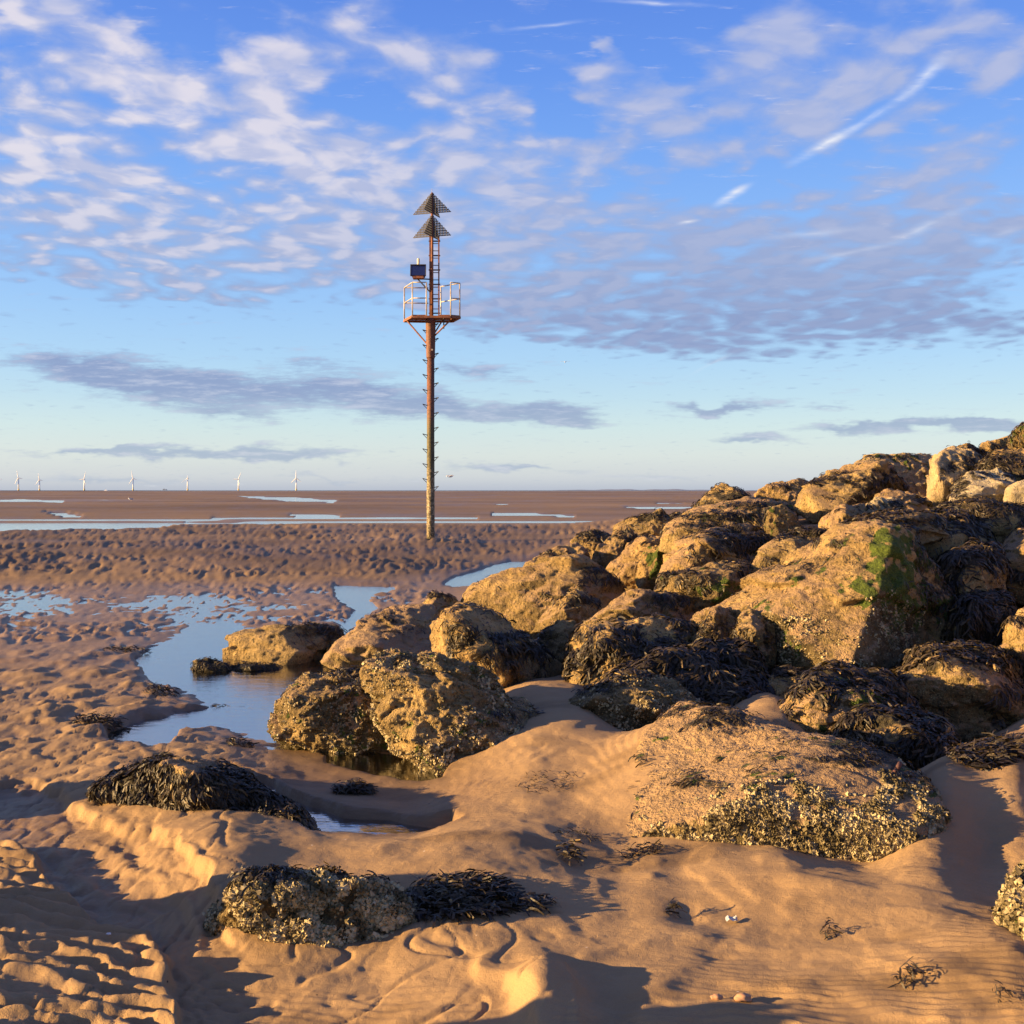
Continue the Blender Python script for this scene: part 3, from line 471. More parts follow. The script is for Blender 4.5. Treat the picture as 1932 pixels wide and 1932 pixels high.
# ------------------------------------------------------------------ ground
GC = [(0,1932,.10),(300,1932,.07),(500,1932,.06),(800,1932,.10),(966,1932,.13),(1060,1880,.16),(1200,1932,.15),(1500,1932,.19),(1932,1932,.24),
 (-300,1932,.12),(0,2400,.10),(966,2400,.13),(1932,2400,.25),(0,1700,.12),(150,1640,.07),(300,1700,.06),(0,1550,.06),(60,1480,.06),(0,1400,.06),(100,1330,.05),(0,1300,.05),(150,1250,.04),
 (150,1510,.10),(300,1600,.17),(400,1640,.19),(450,1600,.20),(600,1600,.16),(720,1600,.17),(850,1590,.20),(950,1570,.18),(1050,1620,.17),
 (420,1795,.07),(700,1812,.08),(870,1785,.14),(900,1700,.17),(1040,1700,.155),(700,1880,.08),(560,1700,.12),(950,1800,.15),
 
 (1850,1600,.14),(1880,1640,.15),(1830,1510,.28),(1760,1445,.38),(1932,1445,.42),(1932,1380,.46),(1850,1408,.43),(1780,1418,.42),(1960,1560,.16),
 
 (560,1440,.02),(700,1500,.030),(850,1500,.05),(800,1460,.025),(600,1400,.0),(450,1400,.015),(950,1540,.11),(780,1545,.01),(600,1500,.02),(640,1440,.01),
 (1000,1290,.30),(1100,1285,.38),(1100,1340,.25),(1050,1320,.26),(1470,1290,.36),(1500,1330,.30),(350,1312,.045),(250,1335,.05),(150,1380,.06),(120,1440,.07),(200,1290,.05),
 (100,1200,.035),(300,1180,.03),(500,1160,.03),(100,1128,.004),(300,1125,.003),(500,1122,.008),(600,1170,.03),(560,1135,.02),(760,1130,.035),(740,1160,.02),
 (0,1100,.03),(300,1100,.03),(600,1096,.03),(800,1082,.04),(0,1003,.33),(300,1003,.31),(600,1007,.30),(812,1014,.30),(1000,1022,.24),(1080,1015,.2),(-400,1003,.3),(-400,1100,.03),
 (0,1050,.24),(400,1055,.20),(700,1060,.13),(900,1040,.12),(1000,1045,.04),(950,1068,.0),(850,1090,.0),(400,1085,.06),(0,1085,.07),(-400,1300,.06),(-400,1600,.1),
 (2400,1600,.30),(2400,1450,.45),(2400,1250,.72),(2400,1080,1.2),(2400,980,1.5)]
def line(pts, step=55):
    for (u0, v0, z0), (u1, v1, z1) in zip(pts, pts[1:]):
        n = max(1, int(abs(u1-u0)/step))
        for k in range(n): t = k/n; GC.append((u0+(u1-u0)*t, v0+(v1-v0)*t, z0+(z1-z0)*t))
line([(1130,1645,.18),(1230,1618,.21),(1330,1598,.23),(1500,1625,.235),(1700,1690,.235),(1880,1760,.24),(2060,1850,.25)])
line([(1090,1715,.115),(1180,1725,.095),(1300,1735,.09),(1450,1755,.11),(1600,1790,.16),(1760,1840,.20),(1932,1900,.23)], 70)
line([(1130,1800,.14),(1300,1800,.155),(1500,1840,.18),(1700,1905,.21)], 80)
line([(1090,1600,.12),(1200,1590,.10),(1400,1600,.08),(1640,1650,.08),(1760,1690,.10)], 90)
line([(800,1448,.05),(900,1450,.12),(1000,1432,.20),(1060,1412,.27)], 60)
cx, cy, cz = [], [], []
for u, v, z in GC:
    x, y = gxy(u, v, z); cx.append(x); cy.append(y); cz.append(z)
for b in B[6:]:
    P = b['P']; z0, z1 = P[:,2].min(), P[:,2].max()
    if b['y'] > 7: cx.append(P[:,0].mean()); cy.append(b['y']+b['th']*.55); cz.append(z0+(z1-z0)*.08)
for u, v, y, k in ((1210,1545,5.85,.0),(1230,1440,6.35,.0),(1250,1370,6.85,.0),(1300,1325,7.15,.0),(1150,1560,5.8,-.03),(1165,1450,6.35,-.03),(1180,1390,6.85,-.03),(1225,1345,7.15,-.03),(1070,1490,6.3,-.04)):
    p = at(u, v, y); cx.append(p[0]); cy.append(p[1]); cz.append(p[2]+k)
cx, cy, cz = map(np.array, (cx, cy, cz))
def plane(x, y):
    yy = np.maximum(y, 1.2); return np.clip(966+FOC*x/yy, -1500, 3400), HZ+CH*FOC/yy
KS, KC = 2.0, 26.0
cU, cV = plane(cx, cy)
def wv(V): return 300*np.log((V-HZ+60)/60.0)            # keeps far rows from being squeezed together
cW = wv(cV)
d = np.sqrt((cU[:,None]-cU[None])**2*.45+(cW[:,None]-cW[None])**2*KS+KC**2)
Amat = np.zeros((len(cU)+1,)*2); Amat[:-1,:-1] = d+np.eye(len(cU))*-20.0; Amat[-1,:-1] = Amat[:-1,-1] = 1
sol = np.linalg.solve(Amat, np.append(cz, 0.0)); rw, rc = sol[:-1], sol[-1]
def rbf0(U, V):
    Wv = wv(V); out = np.full(U.shape, rc)
    for i in range(len(rw)):
        out += rw[i]*np.sqrt((U-cU[i])**2*.45+(Wv-cW[i])**2*KS+KC**2)
    return out
_gu = np.arange(-1520, 3430, 10.0); _gw = np.arange(0, 1100, 6.0)
_gU, _gW = np.meshgrid(_gu, _gw); _gV = HZ-60+60*np.exp(_gW/300); _grid = rbf0(_gU, _gV)
def rbf(U, V):
    a = np.clip((U-_gu[0])/10, 0, len(_gu)-1.001); b_ = np.clip(wv(V)/6, 0, len(_gw)-1.001); i = a.astype(int); j = b_.astype(int); a = a-i; b_ = b_-j
    return (_grid[j,i]*(1-a)+_grid[j,i+1]*a)*(1-b_)+(_grid[j+1,i]*(1-a)+_grid[j+1,i+1]*a)*b_
def sdpoly(U, V, poly, sv=1.6):
    """signed distance (grid units, rows stretched by sv), negative inside"""
    P = np.array(poly, float)*(1, sv); x = U; y = V*sv; dd = np.full(U.shape, 1e18); ins = np.zeros(U.shape, bool)
    for i in range(len(P)):
        a = P[i]; b = P[(i+1) % len(P)]; e = b-a; wx = x-a[0]; wy = y-a[1]
        t = np.clip((wx*e[0]+wy*e[1])/(e@e), 0, 1); dd = np.minimum(dd, (wx-t*e[0])**2+(wy-t*e[1])**2)
        c = ((a[1] <= y) & (b[1] > y)) | ((b[1] <= y) & (a[1] > y))
        with np.errstate(divide='ignore', invalid='ignore'): xc = a[0]+(y-a[1])*e[0]/(e[1] if e[1] else 1e-9)
        ins ^= c & (x < xc)
    s = np.sqrt(dd); return np.where(ins, -s, s)
POOLS = [  # outline, edge softness, depth
 ([(838,1102),(860,1090),(900,1078),(960,1060),(1060,1056),(1060,1085),(960,1092),(900,1102),(866,1108)], 6, .05),
 ([(630,1104),(700,1108),(745,1108),(745,1114),(704,1122),(696,1136),(712,1148),(690,1160),(668,1178),(660,1200),(640,1215),(636,1190),(666,1162),(672,1152),(640,1134)], 6, .05),
 ([(258,1243),(285,1226),(340,1214),(400,1207),(440,1203),(560,1205),(660,1200),(660,1250),(640,1265),(590,1275),(560,1292),(525,1318),(512,1328),(470,1325),(400,1309),(330,1299),(285,1287),(268,1266)], 7, .06),
 ([(515,1328),(430,1334),(360,1341),(290,1352),(232,1370),(198,1388),(200,1398),(228,1418),(288,1426),(322,1414),(338,1384),(400,1374),(470,1370),(520,1366),(560,1400),(620,1425),(700,1440),(720,1430),(640,1380),(560,1330)], 7, .035),
 ([(430,1462),(500,1478),(570,1518),(650,1542),(740,1552),(850,1562),(870,1580),(800,1600),(700,1612),(590,1608),(520,1570),(460,1510)], 7, .04),
 ([(620,1418),(720,1426),(800,1440),(850,1458),(830,1478),(760,1476),(690,1456),(620,1440)], 8, .022),
 ([(-700,987),(-200,987),(350,986),(430,989),(380,997),(300,1010),(-100,1020),(-700,1020)], 2.0, .05),
 ([(350,985),(600,984),(1000,984.3),(1300,984.2),(1300,986.6),(1000,986.8),(600,987.6),(450,993),(350,1000)], 1.3, .05),
 ([(-700,979),(200,979.5),(500,981),(200,984.5),(-700,985)], 1.2, .05),
 ([(400,976.6),(700,977.4),(900,978.0),(700,979.2),(400,978.6)], .8, .04),
 ([(80,966),(120,967),(150,973),(160,976),(120,976),(100,971)], 1.2, .04),
 ([(450,936),(560,939),(640,944),(630,949),(540,945),(500,943)], 1.0, .03), ([(0,942),(120,945),(120,948),(0,946)], .8, .03),
 ([(540,970),(640,972),(640,976),(560,975)], .8, .03), ([(910,950),(960,951.5),(960,953),(915,952)], .6, .03), ([(930,968.5),(1000,969),(1090,973),(1080,977),(1040,974),(930,971)], .8, .03),
 ([(1170,956),(1300,956),(1320,958),(1240,962),(1190,960)], .8, .03), ([(1240,949),(1290,949),(1290,951),(1240,951)], .5, .02)]
def ripple(x, y, p, seed, asym=0.6, ang=0.0, stretch=1.6):
    ca, sa = math.cos(ang), math.sin(ang); a = (x*ca+y*sa)/p; b = (-x*sa+y*ca)/(p*stretch)
    wx = pn2(a*.6, b*.6, seed+5)*1.1; wy = pn2(a*.6, b*.6, seed+9)*1.1
    n = pn2(a+wx*.6, b+wy*.6, seed)
    n2 = pn2(a*2.1+wx, b*2.1, seed+2)
    return (1-np.abs(n)*2.0)*.75+n2*.22-.35
def rills(x, y, sx, sy, seed, w):
    a = x/sx+fb2(x*1.3, y*1.3, 3, seed+30)*.9; b = y/sy+fb2(x*1.3, y*1.3, 3, seed+40)*.5
    n = pn2(a, b, seed)+.35*pn2(a*2.2, b*2.2, seed+1); return np.exp(-(n/w)**2)
def pl_(pts, z=.18):
    out = []
    for u, v in pts:
        x, y = gxy(u, v, z); out.append((966+FOC*x/y, HZ+CH*FOC/y))
    return out
STROKES = [  # crest line as seen, spread above, spread below, height
 (pl_([(1040,1800),(1130,1782),(1260,1766),(1400,1762),(1540,1790),(1720,1850),(1990,1950)]), 90, 16, .032),
 (pl_([(1120,1870),(1300,1845),(1480,1866),(1700,1925),(1850,1990)]), 60, 14, .022),
 (pl_([(1180,1925),(1330,1905),(1500,1932),(1600,1990)]), 40, 12, .025),
 (pl_([(1450,1660),(1600,1700),(1760,1760),(1990,1880)]), 30, 26, .018),
 (pl_([(700,1640),(860,1628),(980,1650),(1100,1672)]), 40, 14, .018),
 (pl_([(620,1590),(760,1584),(900,1574),(1010,1592)]), 30, 14, .020),
 (pl_([(880,1800),(960,1838),(1000,1885),(1010,1960)]), 50, 14, .035),
 (pl_([(1064,1815),(1078,1860),(1090,1932),(1095,2000)]), 24, 60, .045)]
def stroke(U, V, pts, w1, w2, hh, x, y):
    m = (U > min(p[0] for p in pts)-260) & (U < max(p[0] for p in pts)+260) & (V > min(p[1] for p in pts)-300) & (V < max(p[1] for p in pts)+220)
    out = np.zeros_like(U)
    if not m.any(): return out
    a_, b_ = U[m]+fb2(x[m]*2.2, y[m]*2.2, 3, 120)*22, V[m]+fb2(x[m]*2.2, y[m]*2.2, 3, 121)*16
    best = np.full(a_.shape, 1e9); side = np.ones(a_.shape); tt = np.zeros(a_.shape); n = len(pts)-1
    for k in range(n):
        p, q = pts[k], pts[k+1]; ex, ey = q[0]-p[0], q[1]-p[1]; t = np.clip(((a_-p[0])*ex+(b_-p[1])*ey)/(ex*ex+ey*ey), 0, 1)
        dx, dy = a_-p[0]-t*ex, b_-p[1]-t*ey; d2 = np.hypot(dx, dy); cr = ex*dy-ey*dx; u = d2 < best
        best = np.where(u, d2, best); side = np.where(u, np.sign(cr), side); tt = np.where(u, (k+t)/n, tt)
    w = np.where(side > 0, w2, w1); out[m] = hh*np.exp(-(best/w)**1.5)*ss(tt, 0, .12)*ss(tt, 1, .88)*(.75+.5*fb2(x[m]*1.5, y[m]*1.5, 2, 122)); return out
SHADE_MOUNDS = [(-2.62, 4.50, .42, .26, .44), (-2.35, 3.05, .5, .36, .64), (-3.9, 6.4, .7, .28, .45)]
def ground(x, y, full=False):
    x = np.asarray(x, float); y = np.asarray(y, float); U, V = plane(x, y)
    h = rbf(U, V)
    farb = ss(V, 1006, 994)
    far = .055+.045*fb2(x/60, y/60, 3, 3)+.02*fb2(x/9, y/9, 3, 4)
    h = h*(1-farb)+far*farb
    near = ss(V, 1240, 1330)
    h += near*(.010*fb2(x*1.6, y*1.6, 3, 8)+.005*fb2(x*6, y*6, 4, 9))
    # rippled bank
    zb = ss(V, 1112, 1085)*ss(V, 996, 1010)
    h += zb*(.45+.9*ss(fb2(x/3.5, y/3, 2, 24), -.4, .4))*.045*ripple(x, y, .25, 21, ang=.35, stretch=2.2)+zb*.02*fb2(x/1.7, y/2.5, 3, 22)
    # ripples standing out of the shallow water
    zm = ss(V, 1095, 1115)*ss(V, 1250, 1205)*ss(U, 900, 760)
    h += zm*(.4+.9*ss(fb2(x/1.5, y/2, 2, 34), -.4, .4))*(.042*ripple(x, y, .21, 31, ang=.3, stretch=1.8)+.016*fb2(x/.9, y/2.4, 3, 36)-.012*ss(V, 1195, 1150))
    zl = ss(V, 1215, 1245)*ss(V, 1500, 1400)*ss(U, 470, 300)
    lump = np.maximum(0, fb2(x*2.6, y*2.2, 3, 44)+.05)
    h += zl*(.036*lump+.012*ripple(x, y, .22, 45))
    wr = near*ss(V, 1380, 1480)*ss(fb2(x*.7, y*.7, 2, 130), .0, .35)
    h += wr*.0032*np.sin((y*1.2+x*.35)*2*np.pi/.055+fb2(x*3, y*3, 3, 131)*5)
    # strata on the spit and in the right-hand dunes
    tz = h+.02*fb2(x*1.2, y*1.2, 3, 50); st = .022; fr = tz/st-np.floor(tz/st)
    terr = (ss(fr, .55, .95)-fr)*st*.8
    wt = near*(ss(U, 900, 1150)+ss(V, 1700, 1500)*.5)*(1-.0)
    h += np.clip(wt, 0, 1)*terr*.40*(.5+.5*ss(fb2(x*.9, y*.9, 2, 52), -.2, .4))
    # left flat: worn rills, and a low cliff where the upper sand was cut back
    led = sdpoly(U, V, [(-300,1500),(60,1492),(105,1520),(180,1575),(260,1612),(330,1640),(385,1705),(420,1800),(500,1880),(560,2050),(-300,2050)], 1.0)
    jag = fb2(x*7, y*7, 3, 60)*9+fb2(x*2.2, y*2.2, 2, 61)*10
    inn = ss(led+jag, 3, -7)*ss(V, 1860, 1790)
    h -= inn*.045
    rl = rills(x, y, .55, 1.1, 70, .085)*.55+rills(x, y, .33, .9, 75, .07)*.35
    zr = ss(V, 1270, 1330)*ss(U, 560, 420)*ss(V, 2200, 1700)*.9+ss(V, 1780, 1820)*ss(U, 1150, 900)
    h -= np.clip(zr, 0, 1)*rl*.020
    z2 = near*np.clip(.5*ss(U, 1000, 850)*ss(V, 1780, 1830)+ss(U, 430, 300), 0, 1)
    h -= z2*(rills(x, y, .20, .62, 140, .075)*.0055+rills(x, y, .11, .42, 146, .07)*.0030)
    fl = led+fb2(x*1.1, y*1.1, 3, 65)*26
    zf = ss(led, -6, -20)*ss(led, -330, -200)*ss(V, 2300, 1900)
    h += zf*.0055*(np.cos(fl/7.5)+.6*np.cos(fl/3.9+fb2(x*3, y*3, 2, 66)*3))*ss(fb2(x*.9, y*.9, 2, 67), -.4, .3)
    for pts, w1, w2, hh in STROKES: h += stroke(U, V, pts, w1, w2, hh, x, y)
    # raised rippled lobe in the bottom left corner
    lob = sdpoly(U, V, [(-900,1590),(0,1612),(70,1640),(100,1700),(190,1760),(285,1800),(320,1850),(335,2000),(330,2600),(-900,2600)], 1.0)
    jl = fb2(x*4, y*4, 3, 80)*14
    il = ss(lob+jl, 8, -10)
    ph = (y*1.0+x*.28)*2*np.pi/.125+fb2(x*2.4, y*2.4, 3, 82)*4.2
    cr = (.5+.5*np.sin(ph)); cr = cr**1.4
    h += il*(.035+.030*cr+.008*fb2(x*9, y*9, 3, 83))
    # dune shoulder catching the sun at the bottom, and ripple scarps
    h += .05*np.exp(-(((U-1020)/46)**2+((V-1965)/85)**2))*ss(U, 930, 985)
    ph2 = (y+x*.25)*2*np.pi/.36+fb2(x*1.5, y*1.5, 3, 90)*3.6
    sc = (ph2/(2*np.pi))%1.0; saw = ss(sc, .0, .75)-ss(sc, .78, 1.0)
    h += near*ss(U, 880, 1100)*ss(V, 1650, 1720)*.007*saw*ss(fb2(x*.8, y*.8, 2, 91), -.35, .3)
    # unseen sand mounds, added left of the view to shade the foreground
    for mx, my, rx, ry, hh in SHADE_MOUNDS: h += hh*np.exp(-(((x-mx)/rx)**2+((y-my)/ry)**2)**1.4)
    wetp = np.zeros_like(h)
    wob = fb2(x*3.5, y*3.5, 3, 100)*7*ss(V, 1040, 1200)+fb2(x*.8, y*.8, 3, 101)*1.0*ss(V, 1000, 1100)+ss(V, 1000, 985)*fb2(x*.12, y*.035, 4, 102)*2.2
    for poly, soft, dep in POOLS:
        us = [p[0] for p in poly]; vs = [p[1] for p in poly]
        m = (U > min(us)-60) & (U < max(us)+60) & (V > min(vs)-60) & (V < max(vs)+60)
        if not m.any(): continue
        s = sdpoly(U[m], V[m], poly)+wob[m]
        k = ss(s, -soft, soft*.9); h[m] = h[m]*k+(-dep)*(1-k)
        wetp[m] = np.maximum(wetp[m], 1-ss(s, 0, soft*5))
    h = np.where(y > 2600, h-ss(y, 2600, 4200)*.6, h)
    if full: return h, U, V, wetp
    return h

def build_ground():
    # rows close together near the camera, spreading out with distance; fan-shaped so it reaches the horizon
    q = np.concatenate([np.linspace(1/2.3, 1/60.0, 620), 1/np.geomspace(62, 4500, 70)])
    yy = 1/q; t = np.tan(np.linspace(-.69, .60, 780))
    Y, Tt = np.meshgrid(yy, t, indexing='ij'); X = Tt*(Y+1.6)*.86
    h, U, V, wetp = ground(X.ravel(), Y.ravel(), True)
    P = np.stack([X.ravel(), Y.ravel(), h], 1)
    global HG, HQ; HG = h.reshape(X.shape); HQ = q
    nr, nc = len(yy), len(t); i = np.arange(nr*nc).reshape(nr, nc)
    F = np.stack([i[:-1,:-1], i[:-1,1:], i[1:,1:], i[1:,:-1]], -1).reshape(-1, 4)
    x, y = X.ravel(), Y.ravel()
    wet = ss(h, .085, .01); wet = np.maximum(wet, wetp*.95)
    mid = ss(V, 1092, 1115)*ss(V, 1330, 1240)*ss(U, 1000, 850); wet = np.maximum(wet, mid*.85)
    wet = np.maximum(wet, ss(V, 1010, 996)*.35); wet = np.maximum(wet, ss(V, 1125, 1060)*.35+ss(V, 1115, 1070)*.3*(.5+fb2(x/3, y/3, 2, 5)))
    wet = np.maximum(wet, ss(V, 1600, 1540)*ss(V, 1330, 1400)*ss(U, 380, 460)*ss(U, 1000, 860)*.75)
    wet = np.clip(wet+.12*fb2(x*1.5, y*1.5, 3, 6), 0.0, 1)
    dark = np.clip(ss(fb2(x*.9, y*1.8, 4, 110), .25, .7)*.6*ss(V, 1300, 1400)*ss(U, 400, 500), 0, 1)
    dark = np.clip(dark+ss(V, 1006, 995)*(.50+.7*fb2(x/50, y/22, 4, 7))+ss(V, 1115, 1070)*ss(V, 1000, 1012)*1.0*(.8+.6*fb2(x/4, y/4, 2, 8)), 0, 1)
    dark = np.clip(dark+wetp*.55*ss(V, 1000, 1080), 0, 1)
    cols = np.stack([wet, dark, np.zeros_like(wet), np.ones_like(wet)], 1)
    g = link('ground', mesh_np('ground', P, F, {'surf': cols}), M_sand); tag(g, kind='structure')
    # the rest of the beach, below and around the detailed sheet
    n = 60; r = np.concatenate([[0], np.geomspace(3, 9000, 40)]); V2 = []; F2 = []
    for k, rr in enumerate(r):
        for j in range(n):
            a = 2*math.pi*j/n; V2.append((rr*math.cos(a), rr*math.sin(a)-2, -.45 if rr*math.sin(a) > -1 else -.03-.02*math.sin(a*5)))
    V2 = np.array(V2); V2[:,2] = np.where(V2[:,1] < .5, .06, -.45)
    V2[:,2] = np.where(np.abs(V2[:,0]) > np.maximum(V2[:,1], 0)*.55+2.5, np.maximum(V2[:,2], -.0), V2[:,2])
    V2[:,2] = np.where((V2[:,1] > 2.0) & (np.abs(V2[:,0]) < (V2[:,1]+1.6)*.52), -.45, V2[:,2])
    V2[:,2] = np.where(np.hypot(V2[:,0], V2[:,1]) > 3500, -.9, V2[:,2])
    for k in range(len(r)-1):
        for j in range(n): F2.append((k*n+j, k*n+(j+1) % n, (k+1)*n+(j+1) % n, (k+1)*n+j))
    c2 = np.tile(np.array([[.5, .2, 0, 1]]), (len(V2), 1))
    g2 = link('beach', mesh_np('beach', V2, np.array(F2)[:,::-1], {'surf': c2}), M_sand); tag(g2, kind='structure')
build_ground()
def surf(x, y):
    # height of the built sheet
    q = 1/np.maximum(y, .5); r = np.interp(-q, -HQ, np.arange(len(HQ)))
    a = (np.arctan(x/((y+1.6)*.86))+.69)/(1.29)*(HG.shape[1]-1)
    a = np.clip(a, 0, HG.shape[1]-1.001); r = np.clip(r, 0, HG.shape[0]-1.001); i = r.astype(int); j = a.astype(int); r = r-i; a = a-j
    return (HG[i,j]*(1-a)+HG[i,j+1]*a)*(1-r)+(HG[i+1,j]*(1-a)+HG[i+1,j+1]*a)*r

def build_water():
    V = [(-900,2.6,0),(900,2.6,0),(900,3600,0),(-900,3600,0)]
    w = link('water', mesh_np('water', V, [(0,1,2,3)], smooth=False), M_water); tag(w, kind='structure')
    m, T, b = new_mat('sea'); b.inputs['Base Color'].default_value = (0.05,0.06,0.075,1); b.inputs['Roughness'].default_value = .6
    T.l.new(T.bump(T.noise(world_pos(T), .05, 4), 1.0, 3.0), b.inputs['Normal'])
    V = [(-14000,3700,-.25),(14000,3700,-.25),(20000,26000,-.25),(-20000,26000,-.25)]
    s = link('sea', mesh_np('sea', V, [(0,1,2,3)], smooth=False), m); tag(s, kind='structure')
build_water()

# ------------------------------------------------------------------ boulders
_ico = {}
def ico(n):
    if n not in _ico:
        bm = bmesh.new(); bmesh.ops.create_icosphere(bm, subdivisions=n, radius=1); bm.verts.ensure_lookup_table()
        V = np.array([v.co[:] for v in bm.verts]); F = np.array([[v.index for v in f.verts] for f in bm.faces]); bm.free()
        V /= np.linalg.norm(V, axis=1)[:,None]; _ico[n] = (V, F)
    return _ico[n]
def vnormals(V, F):
    fn = np.cross(V[F[:,1]]-V[F[:,0]], V[F[:,2]]-V[F[:,0]]); N = np.zeros_like(V)
    for k in range(3):
        for c in range(3): N[:,c] += np.bincount(F[:,k], fn[:,c], len(V))
    return N/np.maximum(np.linalg.norm(N, axis=1), 1e-12)[:,None]
def hull_planes(P):
    bm = bmesh.new()
    for p in P: bm.verts.new(p)
    r = bmesh.ops.convex_hull(bm, input=bm.verts); bm.faces.ensure_lookup_table()
    c = P.mean(0); out = []
    for f in bm.faces:
        a, b_, d_ = [np.array(v.co[:]) for v in f.verts[:3]]; n = np.cross(b_-a, d_-a); L = np.linalg.norm(n)
        if L < 1e-7: continue
        n /= L; d = n@(a-c)
        if d < 0: n, d = -n, -d
        out.append((*n, d))
    bm.free(); return c, np.array(out)

def spots(L, u, v, wob=0.0):
    s = np.zeros_like(u)
    for (a, b_, ru, rv, *st) in L:
        k = st[0] if st else 1.0
        if k <= 0: continue
        s = np.maximum(s, k*np.exp(-(((u-a)/ru)**2+((v-b_)/rv)**2)*.8+wob*.0)); 
    return s

def frond_mesh(P, N, D, L, Wd, rs, sec=4):
    """flat straps lying along the surface: P base, N normal, D direction, L length, Wd width"""
    n = len(P); S = np.cross(N, D); S /= np.maximum(np.linalg.norm(S, axis=1), 1e-9)[:,None]
    lift0 = rs.uniform(.0, 1.0, n); curl = rs.normal(0, .8, n); twist = rs.uniform(-.9, .9, n)
    Vs = []
    prof = np.interp(np.linspace(0, 1, sec), [0, .35, .75, 1], [.5, .9, 1.0, .72])
    for k in range(sec):
        t = k/(sec-1.0)
        off = D*(L*t)[:,None]+S*(curl*L*t*t*.5)[:,None]
        lift = (.004+.020*lift0+.16*L*np.sin(np.pi*t*.9)*lift0-.10*L*t*t)
        c = P+off+N*lift[:,None]-np.array((0,0,1.0))*(.10*L*t*t)[:,None]
        tw = twist*(.4+t); sv = S*np.cos(tw)[:,None]+N*np.sin(tw)[:,None]
        w = (Wd*prof[k]*.5)[:,None]
        Vs += [c-sv*w, c+sv*w]
    V = np.stack(Vs, 1).reshape(-1, 3); m = 2*sec
    base = (np.arange(n)*m)[:,None]; F = []
    for k in range(sec-1): F.append(np.concatenate([base+2*k, base+2*k+1, base+2*k+3, base+2*k+2], 1))
    F = np.stack(F, 1).reshape(-1, 4)
    tone = np.clip(rs.beta(1.1, 3.2, n)+.35*fb3(P*4.0, 2, 88), 0, 1); tv = np.repeat(tone, m)*np.tile(np.repeat(np.linspace(.7, 1.15, sec), 2), n)
    c = np.stack([tv]*3+[np.ones_like(tv)], 1)
    return V, F, c
def sample_faces(V, F, wgt, n, rs):
    a = V[F[:,0]]; b_ = V[F[:,1]]; c = V[F[:,2]]; ar = np.linalg.norm(np.cross(b_-a, c-a), axis=1)*wgt
    if ar.sum() <= 0: return None
    idx = rs.choice(len(F), n, p=ar/ar.sum()); r1 = np.sqrt(rs.rand(n)); r2 = rs.rand(n)
    w = np.stack([1-r1, r1*(1-r2), r1*r2], 1); return idx, w
def weed_part(name, V, F, N, mask, n, fl, rs, parent, dir_bias=None):
    r = sample_faces(V, F, mask[F].mean(1), n, rs)
    if r is None: return None
    idx, w = r; P = (V[F[idx]]*w[:,:,None]).sum(1); Nn = (N[F[idx]]*w[:,:,None]).sum(1); Nn /= np.linalg.norm(Nn, axis=1)[:,None]
    up = np.array((0,0,1.0)); D = -(up-(Nn[:,2])[:,None]*Nn)
    flow = np.stack([pn3(P*3.6, 5), pn3(P*3.6, 6), pn3(P*3.6, 7)], 1)*2.1
    D = D+flow+rs.normal(0, .33, P.shape)+(np.array(dir_bias) if dir_bias is not None else 0)
    D -= (D*Nn).sum(1)[:,None]*Nn; D /= np.maximum(np.linalg.norm(D, axis=1), 1e-6)[:,None]
    L = fl*rs.uniform(.55, 1.5, n); Wd = fl*rs.uniform(.15, .30, n)
    V2, F2, c = frond_mesh(P, Nn, D, L, Wd, rs)
    o = link(name, mesh_np(name, V2, F2, {'tone': c}, smooth=False), M_weed, parent); tag(o, kind='stuff'); return o
def barnacle_part(V, F, N, mask, n, rs, parent, smin=.0038, smax=.0082):
    r = sample_faces(V, F, mask[F].mean(1), n, rs)
    if r is None: return
    idx, w = r; P = (V[F[idx]]*w[:,:,None]).sum(1); Nn = (N[F[idx]]*w[:,:,None]).sum(1)
    Nn = Nn+rs.normal(0, .45, Nn.shape); Nn /= np.linalg.norm(Nn, axis=1)[:,None]
    X = np.cross(Nn, (.3,.5,.8)); X /= np.linalg.norm(X, axis=1)[:,None]; Yv = np.cross(Nn, X)
    rad = rs.uniform(smin, smax, n)*rs.choice([.7, 1, 1.35], n); hh = rad*rs.uniform(.8, 1.9, n); k = 5; Vs = []
    for ring, (rr, z) in enumerate(((1.25, -.3), (.60, 1.0))):
        for j in range(k):
            a = 2*math.pi*j/k+ring*.2; q = rad*rr*rs.uniform(.75, 1.25, n)
            Vs.append(P+X*(q*math.cos(a))[:,None]+Yv*(q*math.sin(a))[:,None]+Nn*(hh*z)[:,None])
    V2 = np.stack(Vs, 1).reshape(-1, 3); base = (np.arange(n)*2*k)[:,None]; Fs = []
    for ring in (0,):
        for j in range(k):
            j2 = (j+1) % k; Fs.append(np.concatenate([base+ring*k+j, base+ring*k+j2, base+(ring+1)*k+j2, base+(ring+1)*k+j], 1))
    F2 = np.stack(Fs, 1).reshape(-1, 4)
    o = link('barnacles', mesh_np('barnacles', V2, F2, smooth=False), M_barn, parent); tag(o, kind='stuff')

